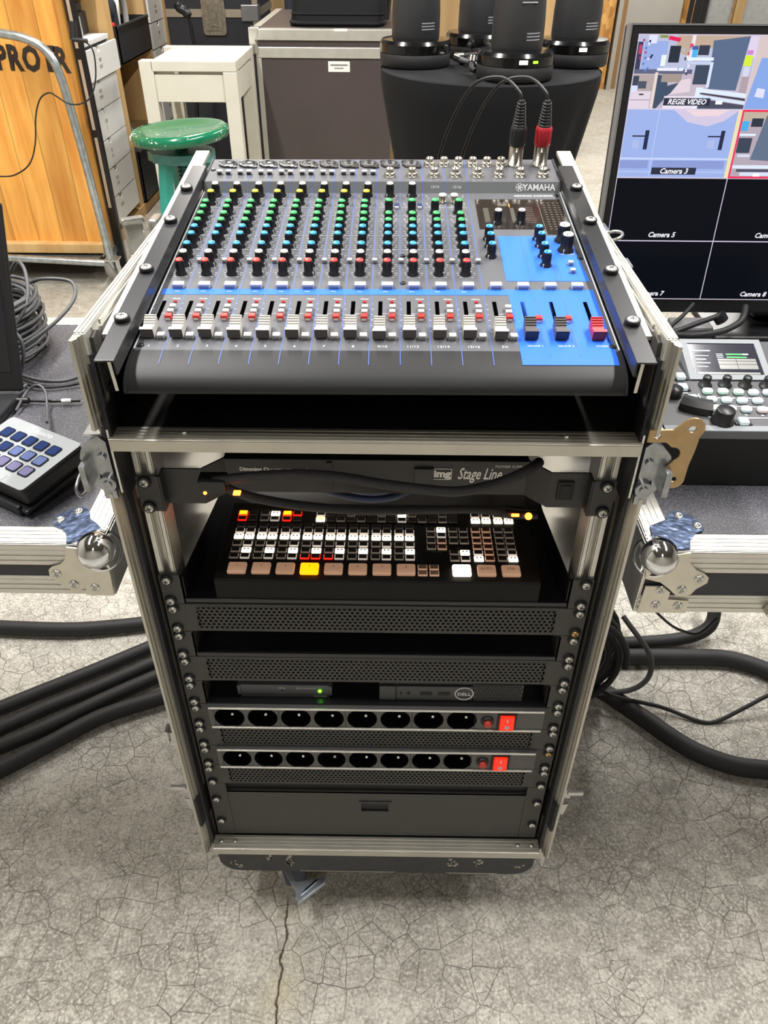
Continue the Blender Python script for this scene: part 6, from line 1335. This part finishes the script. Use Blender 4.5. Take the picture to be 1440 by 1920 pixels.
b.build('threaded_spindle', mat('dark_teal', '#1d5a55', .3), gs)
b = MB(); b.prism([(gx + .12 * math.cos(2 * PI * k / 28) * (1 + .06 * math.sin(k * 3)), gy + .10 * math.sin(2 * PI * k / 28)) for k in range(28)], -.272, -.240, smooth=True); b.build('collar', mat('teal_grey', '#4a8783', .35, noise=.2, nscale=30), gs)
for k, (dx, dy) in enumerate(((-.052, -.055), (.068, .02), (-.04, .085))):
    b = MB(); n = 6; p0 = Vector((gx + dx, gy + dy, -.268)); p1 = Vector((gx + dx * 2.1, gy + dy * 2.1, FL)); b.tube([p0, p1], .030, 6); b.f = b.f; b.s = [False] * len(b.s); b.build('leg', TEAL, gs)
b = MB(); b.lathe([(.115, -.012), (.125, 0), (.115, .012), (.105, 0), (.115, -.012)], 36, T(gx, gy, -.66), cap=False); b.build('foot_ring', TEAL, gs)

# ---------------------------------------------------------------- cocktail table with stretch cover and the four cameras
tx, ty, tz = .266, 1.690, .130
ck = thing('cocktail_table', 'round standing table under a black stretch cover behind the mixing desk', 'table', (tx, ty, FL))
def cloth(u, v):
    a = 2 * PI * u; z = tz - (tz - FL - .004) * v
    keys = [(0, .288), (.03, .288), (.25, .245), (.42, .180), (.58, .128), (.72, .125), (.86, .17), (1, .25)]
    for (va, ra), (vb, rb) in zip(keys, keys[1:]):
        if v <= vb + 1e-9: t = (v - va) / (vb - va); t = t * t * (3 - 2 * t) if va > .03 else t; r = ra + (rb - ra) * t; break
    fold = .022 * max(0, math.sin(9 * a + 1)) * min(1, v * 4) * (1 if math.cos(a - .2) > .2 else .25) * (1 - .4 * v)
    pt = 1 + .25 * max(0, (v - .7) / .3) * (math.cos(4 * a) ** 2 - .4)
    return Vector((tx + (r * pt - fold) * math.cos(a), ty + (r * pt - fold) * math.sin(a), z))
b = MB(); b.grid(cloth, 120, 40, cu=True); b.lathe([(1e-5, .004), (.20, .004), (.272, .003), (.284, .001), (.288, -.005)], 80, T(tx, ty, tz), cap=False); b.build('stretch_cover', FABRICB, ck)
def ptz(x, y, rot, label, sc_=1, lab=True, led=True, plugs=False):
    c = thing('dome_camera', label, 'camera', (x, y, tz + .0045), RZ(rot) @ SC(sc_)); CB = mat('camera_black', '#26272a', .45, bump=.03, bscale=900)
    b = MB(); b.lathe([(.088, 0), (.092, .004), (.092, .030), (.090, .033)], 48); b.build('base', RUBBER, c, local=True)
    b = MB(); b.lathe([(.0925, .033), (.0930, .052)], 48, cap=False); b.lathe([(.0930, .052), (.0870, .060)], 48, cap=False); b.lathe([(.0870, .060), (.0580, .0645)], 48, cap=False); b.build('gloss_band', mat('camera_gloss', '#0b0c0e', .16, coat=.3), c, local=True)
    b = MB(); b.lathe([(.0605, .0625), (.0618, .068), (.0612, .12), (.0585, .165), (.0535, .193), (.0435, .216), (.027, .231), (1e-5, .237)], 44); b.build('dome', CB, c, local=True)
    b = MB()
    def onband(a, z, r, s_, w, h): b.box(-w / 2, w / 2, -.0006, .0004, -h / 2, h / 2, s_, M=RZ(a) @ T(0, -r, z))
    if led: onband(.40, .044, .0930, 0, .012, .005)
    if lab: onband(.08, .044, .0930, 1, .020, .0085)  # white label made to glow, not a lamp
    if lab or led: b.build('lit_mark', [LIT_G, glow('label_white_glow', '#e6e8ea', '#ffffff', .9)], c, local=True)
    b = MB()
    for k in range(3):
        for j in range(4): b.box(-.0005, .0005, -.0004, .0003, -.0012, .0012, M=RZ(.34 + j * .13) @ T(0, -.0612, .098 - k * .0065) @ SC(14 if j != 1 else 9, 1, 1))
    b.build('type_label', mat('type_print', '#8f9298', .5), c, local=True)
    b = MB(); b.box(-.018, .018, -.001, .0015, -.0012, .0012, M=RZ(.25) @ T(0, -.0590, .158)); b.build('grip_slot', mat('grip_grey', '#a8acb0', .3), c, local=True)
    if plugs:
        b = MB()
        for k, (a, z) in enumerate(((-.45, .018), (-.22, .018), (.0, .02), (.22, .018), (.42, .018), (-.3, .043), (.1, .044))):
            b.cyl((0, -.090, z), (0, -.118, z), .0085, seg=12, M=RZ(a), mi=k % 2)
            b.cyl((0, -.118, z), (0, -.140, z - .004), .005, seg=10, M=RZ(a), mi=1)
        b.build('rear_plugs', [NICKEL, BLACK], c, local=True)
    return c
ptz(.068, 1.705, .0, 'black dome camera at the left edge of the round table', lab=False, led=False)
ptz(.250, 1.868, .0, 'black dome camera at the back of the round table with cables plugged in', lab=False, led=False, plugs=True)
ptz(.305, 1.508, .0, 'black dome camera nearest the viewer with a green light')
ptz(.486, 1.735, .0, 'black dome camera at the right edge of the round table', led=False)
zt = tz + .012
for k, pts in enumerate((((.19, 1.72), (.23, 1.66), (.27, 1.70), (.26, 1.74)), ((.17, 1.66), (.20, 1.62), (.25, 1.65), (.29, 1.69), (.31, 1.72)), ((.21, 1.60), (.205, 1.56), (.215, 1.54)), ((.28, 1.74), (.34, 1.70), (.36, 1.74)), ((.17, 1.69), (.22, 1.69), (.30, 1.62)))):
    b = MB(); P = [Vector((x, y, zt + .006 * k + .012 * math.sin(i * 1.7 + k))) for i, (x, y) in enumerate(pts)]; b.tube(P, .0065, 10, sm=6); b.cyl(P[0], P[0] + (P[1] - P[0]).normalized() * .03 if False else smooth_path(P, 6)[3], .0085, seg=12, mi=1)
    tag(b.build('camera_lead', [CABLEG if k % 2 else RUBBER, NICKEL], base=tuple(P[0] - Vector((0, 0, .008)))), ['grey lead with silver plug on the round table, behind the left camera', 'black lead with silver plug curling between the cameras, its middle one', 'short black plug lying nearest the front on the round table', 'black lead bending behind the green-lit camera', 'black lead running from the left camera under the tangle'][k] if k else 'black lead with silver plug on the round table, right behind the left camera', 'cable', 'camera leads on the round table')

# ---------------------------------------------------------------- far background on the right
b = MB(); b.box(-1.785, 1.235, 5.2, 5.24, FL, CZ_); struct('wall_partition', b, PLY)
b = MB(); b.box(1.235, 1.285, 5.17, 5.27, FL, CZ_); struct('trim_1', b, mat('steel_grey', '#6f7175', .45, .4))
b = MB(); b.box(1.80, 2.058, 7.88, 7.92, FL, 1.6); tag(b.build('strand_board', OSB, base=(1.93, 7.9, FL)), 'upright strand board panel standing at the far end of the hall', 'board')
b = MB(); b.box(2.075, 2.115, 7.84, 7.90, FL, 1.6); tag(b.build('steel_post', mat('post_grey', '#a5a39c', .5, .2), base=(2.09, 7.87, FL)), 'slim grey steel post beside the far strand board panel', 'post')
b = MB(); b.box(2.12, 3.05, 7.93, 7.97, FL, 2.2 - H + .1); struct('door_1', b, GREYD)
b = MB(); b.box(2.13, 2.17, 7.90, 7.93, FL, 1.3); struct('trim_2', b, mat('brown_strip', '#8a6a44', .6))
dk = thing('stacked_stands', 'black folded stands leaning near the grey door', 'stand', (2.15, 6.0, FL))
for k, (x, w_) in enumerate(((2.13, .03), (2.18, .05), (2.245, .035))):
    b = MB(); b.box(x, x + w_, 5.98 + k * .03, 6.02 + k * .03, FL, .5 + .1 * k, bev=.008); b.build('folded_stand', GLOSSB, dk)
for k, (x0, x1) in enumerate(((2.29, 2.47), (2.53, 2.80))):
    b = MB(); b.box(x0, x1, 6.05, 6.12, FL, .05 - .012 * k, bev=.03, seg=3); tag(b.build('felt_mat', MATG, base=((x0 + x1) / 2, 6.08, FL)), ['grey felt-covered panel left of the timber batten behind the monitor', 'wider grey felt-covered panel right of the timber batten behind the monitor'][k], 'panel')
b = MB(); b.box(2.465, 2.53, 6.0, 6.04, FL, .6); tag(b.build('timber_batten', PINE, base=(2.5, 6.02, FL)), 'timber batten between two grey felt panels behind the monitor', 'batten')
b = MB(); b.box(2.25, 2.9, 6.5, 6.54, FL, .6); tag(b.build('plywood_sheet', OSB, base=(2.6, 6.52, FL)), 'strand board sheet behind the grey felt panels', 'board')
# ---------------------------------------------------------------- room, lights, view
sc = bpy.context.scene
def area(name, loc, size, power, rot=(0, 0, 0), col=(1, .975, .935)):
    l = bpy.data.lights.new(name, 'AREA'); l.shape = 'RECTANGLE'; l.size, l.size_y = size; l.energy = power; l.color = col
    o = bpy.data.objects.new(name, l); o.location = loc; o.rotation_euler = rot; C.objects.link(o); return o
CZ = 3.3 - H
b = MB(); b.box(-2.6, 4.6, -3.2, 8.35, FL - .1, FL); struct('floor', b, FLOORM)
b = MB(); b.box(-2.6, 4.6, -3.2, 8.35, CZ, CZ + .1); struct('ceiling', b, mat('ceiling_grey', '#6d6b66', .8))
WALLM = mat('plaster_wall', '#9b978e', .8, noise=.03, nscale=3)
for n_, d in (('wall_left', (-2.7, -2.6, -3.2, 8.35)), ('wall_right', (4.6, 4.7, -3.2, 8.35)), ('wall_front', (-2.6, 4.6, -3.3, -3.2))):
    b = MB(); b.box(*d, FL, CZ); struct(n_, b, WALLM)
b = MB(); b.box(-2.6, 4.6, 8.25, 8.35, FL, CZ); struct('wall_back', b, WALLM)
for k, (x, y0, y1, pw) in enumerate(((-1.15, -.60, 2.0, 74), (1.25, -.60, 2.0, 74), (-.9, 3.4, 4.9, 40), (2.3, 3.4, 7.6, 110), (.1, -2.9, -1.9, 8))):  # the two rows beyond the desk are added to brighten the background
    area('ceiling_light', (x, (y0 + y1) / 2, CZ - .10), (.12, y1 - y0), pw)
    t = thing('ceiling_light', ['long white ceiling light row over the left table', 'long white ceiling light row over the right table', 'added short white ceiling light row over the brown flight case', 'added long white ceiling light row over the far hall', 'short white ceiling light row behind the viewer'][k], 'ceiling light', (x, (y0 + y1) / 2, CZ - .07), group='ceiling light rows')
    b = MB(); b.box(-.08, .08, (y0 - y1) / 2 - .03, (y1 - y0) / 2 + .03, .0, .07, bev=.006); b.build('housing', WHITEP, t, local=True)
    b = MB(); b.box(-.055, .055, (y0 - y1) / 2, (y1 - y0) / 2, -.008, .0); b.build('diffuser', glow('tube_light', '#fffaf0', '#fff4e2', 6), t, local=True)
w = bpy.data.worlds.new('world'); sc.world = w; w.use_nodes = True
w.node_tree.nodes['Background'].inputs['Color'].default_value = (.9, .92, 1, 1); w.node_tree.nodes['Background'].inputs['Strength'].default_value = .3
vs = sc.view_settings; vs.view_transform = 'Standard'; vs.look = 'None'; vs.gamma = 1; vs.use_curve_mapping = False; vs.exposure = 1.0
sc.cycles.use_denoising = True; sc.cycles.max_bounces = 6; sc.cycles.diffuse_bounces = 3; sc.cycles.glossy_bounces = 4; sc.cycles.sample_clamp_indirect = 6; sc.cycles.caustics_reflective = False; sc.cycles.caustics_refractive = False
# stand everything on a floor at height zero
for o in list(sc.objects):
    if o.parent is None: o.location.z += H
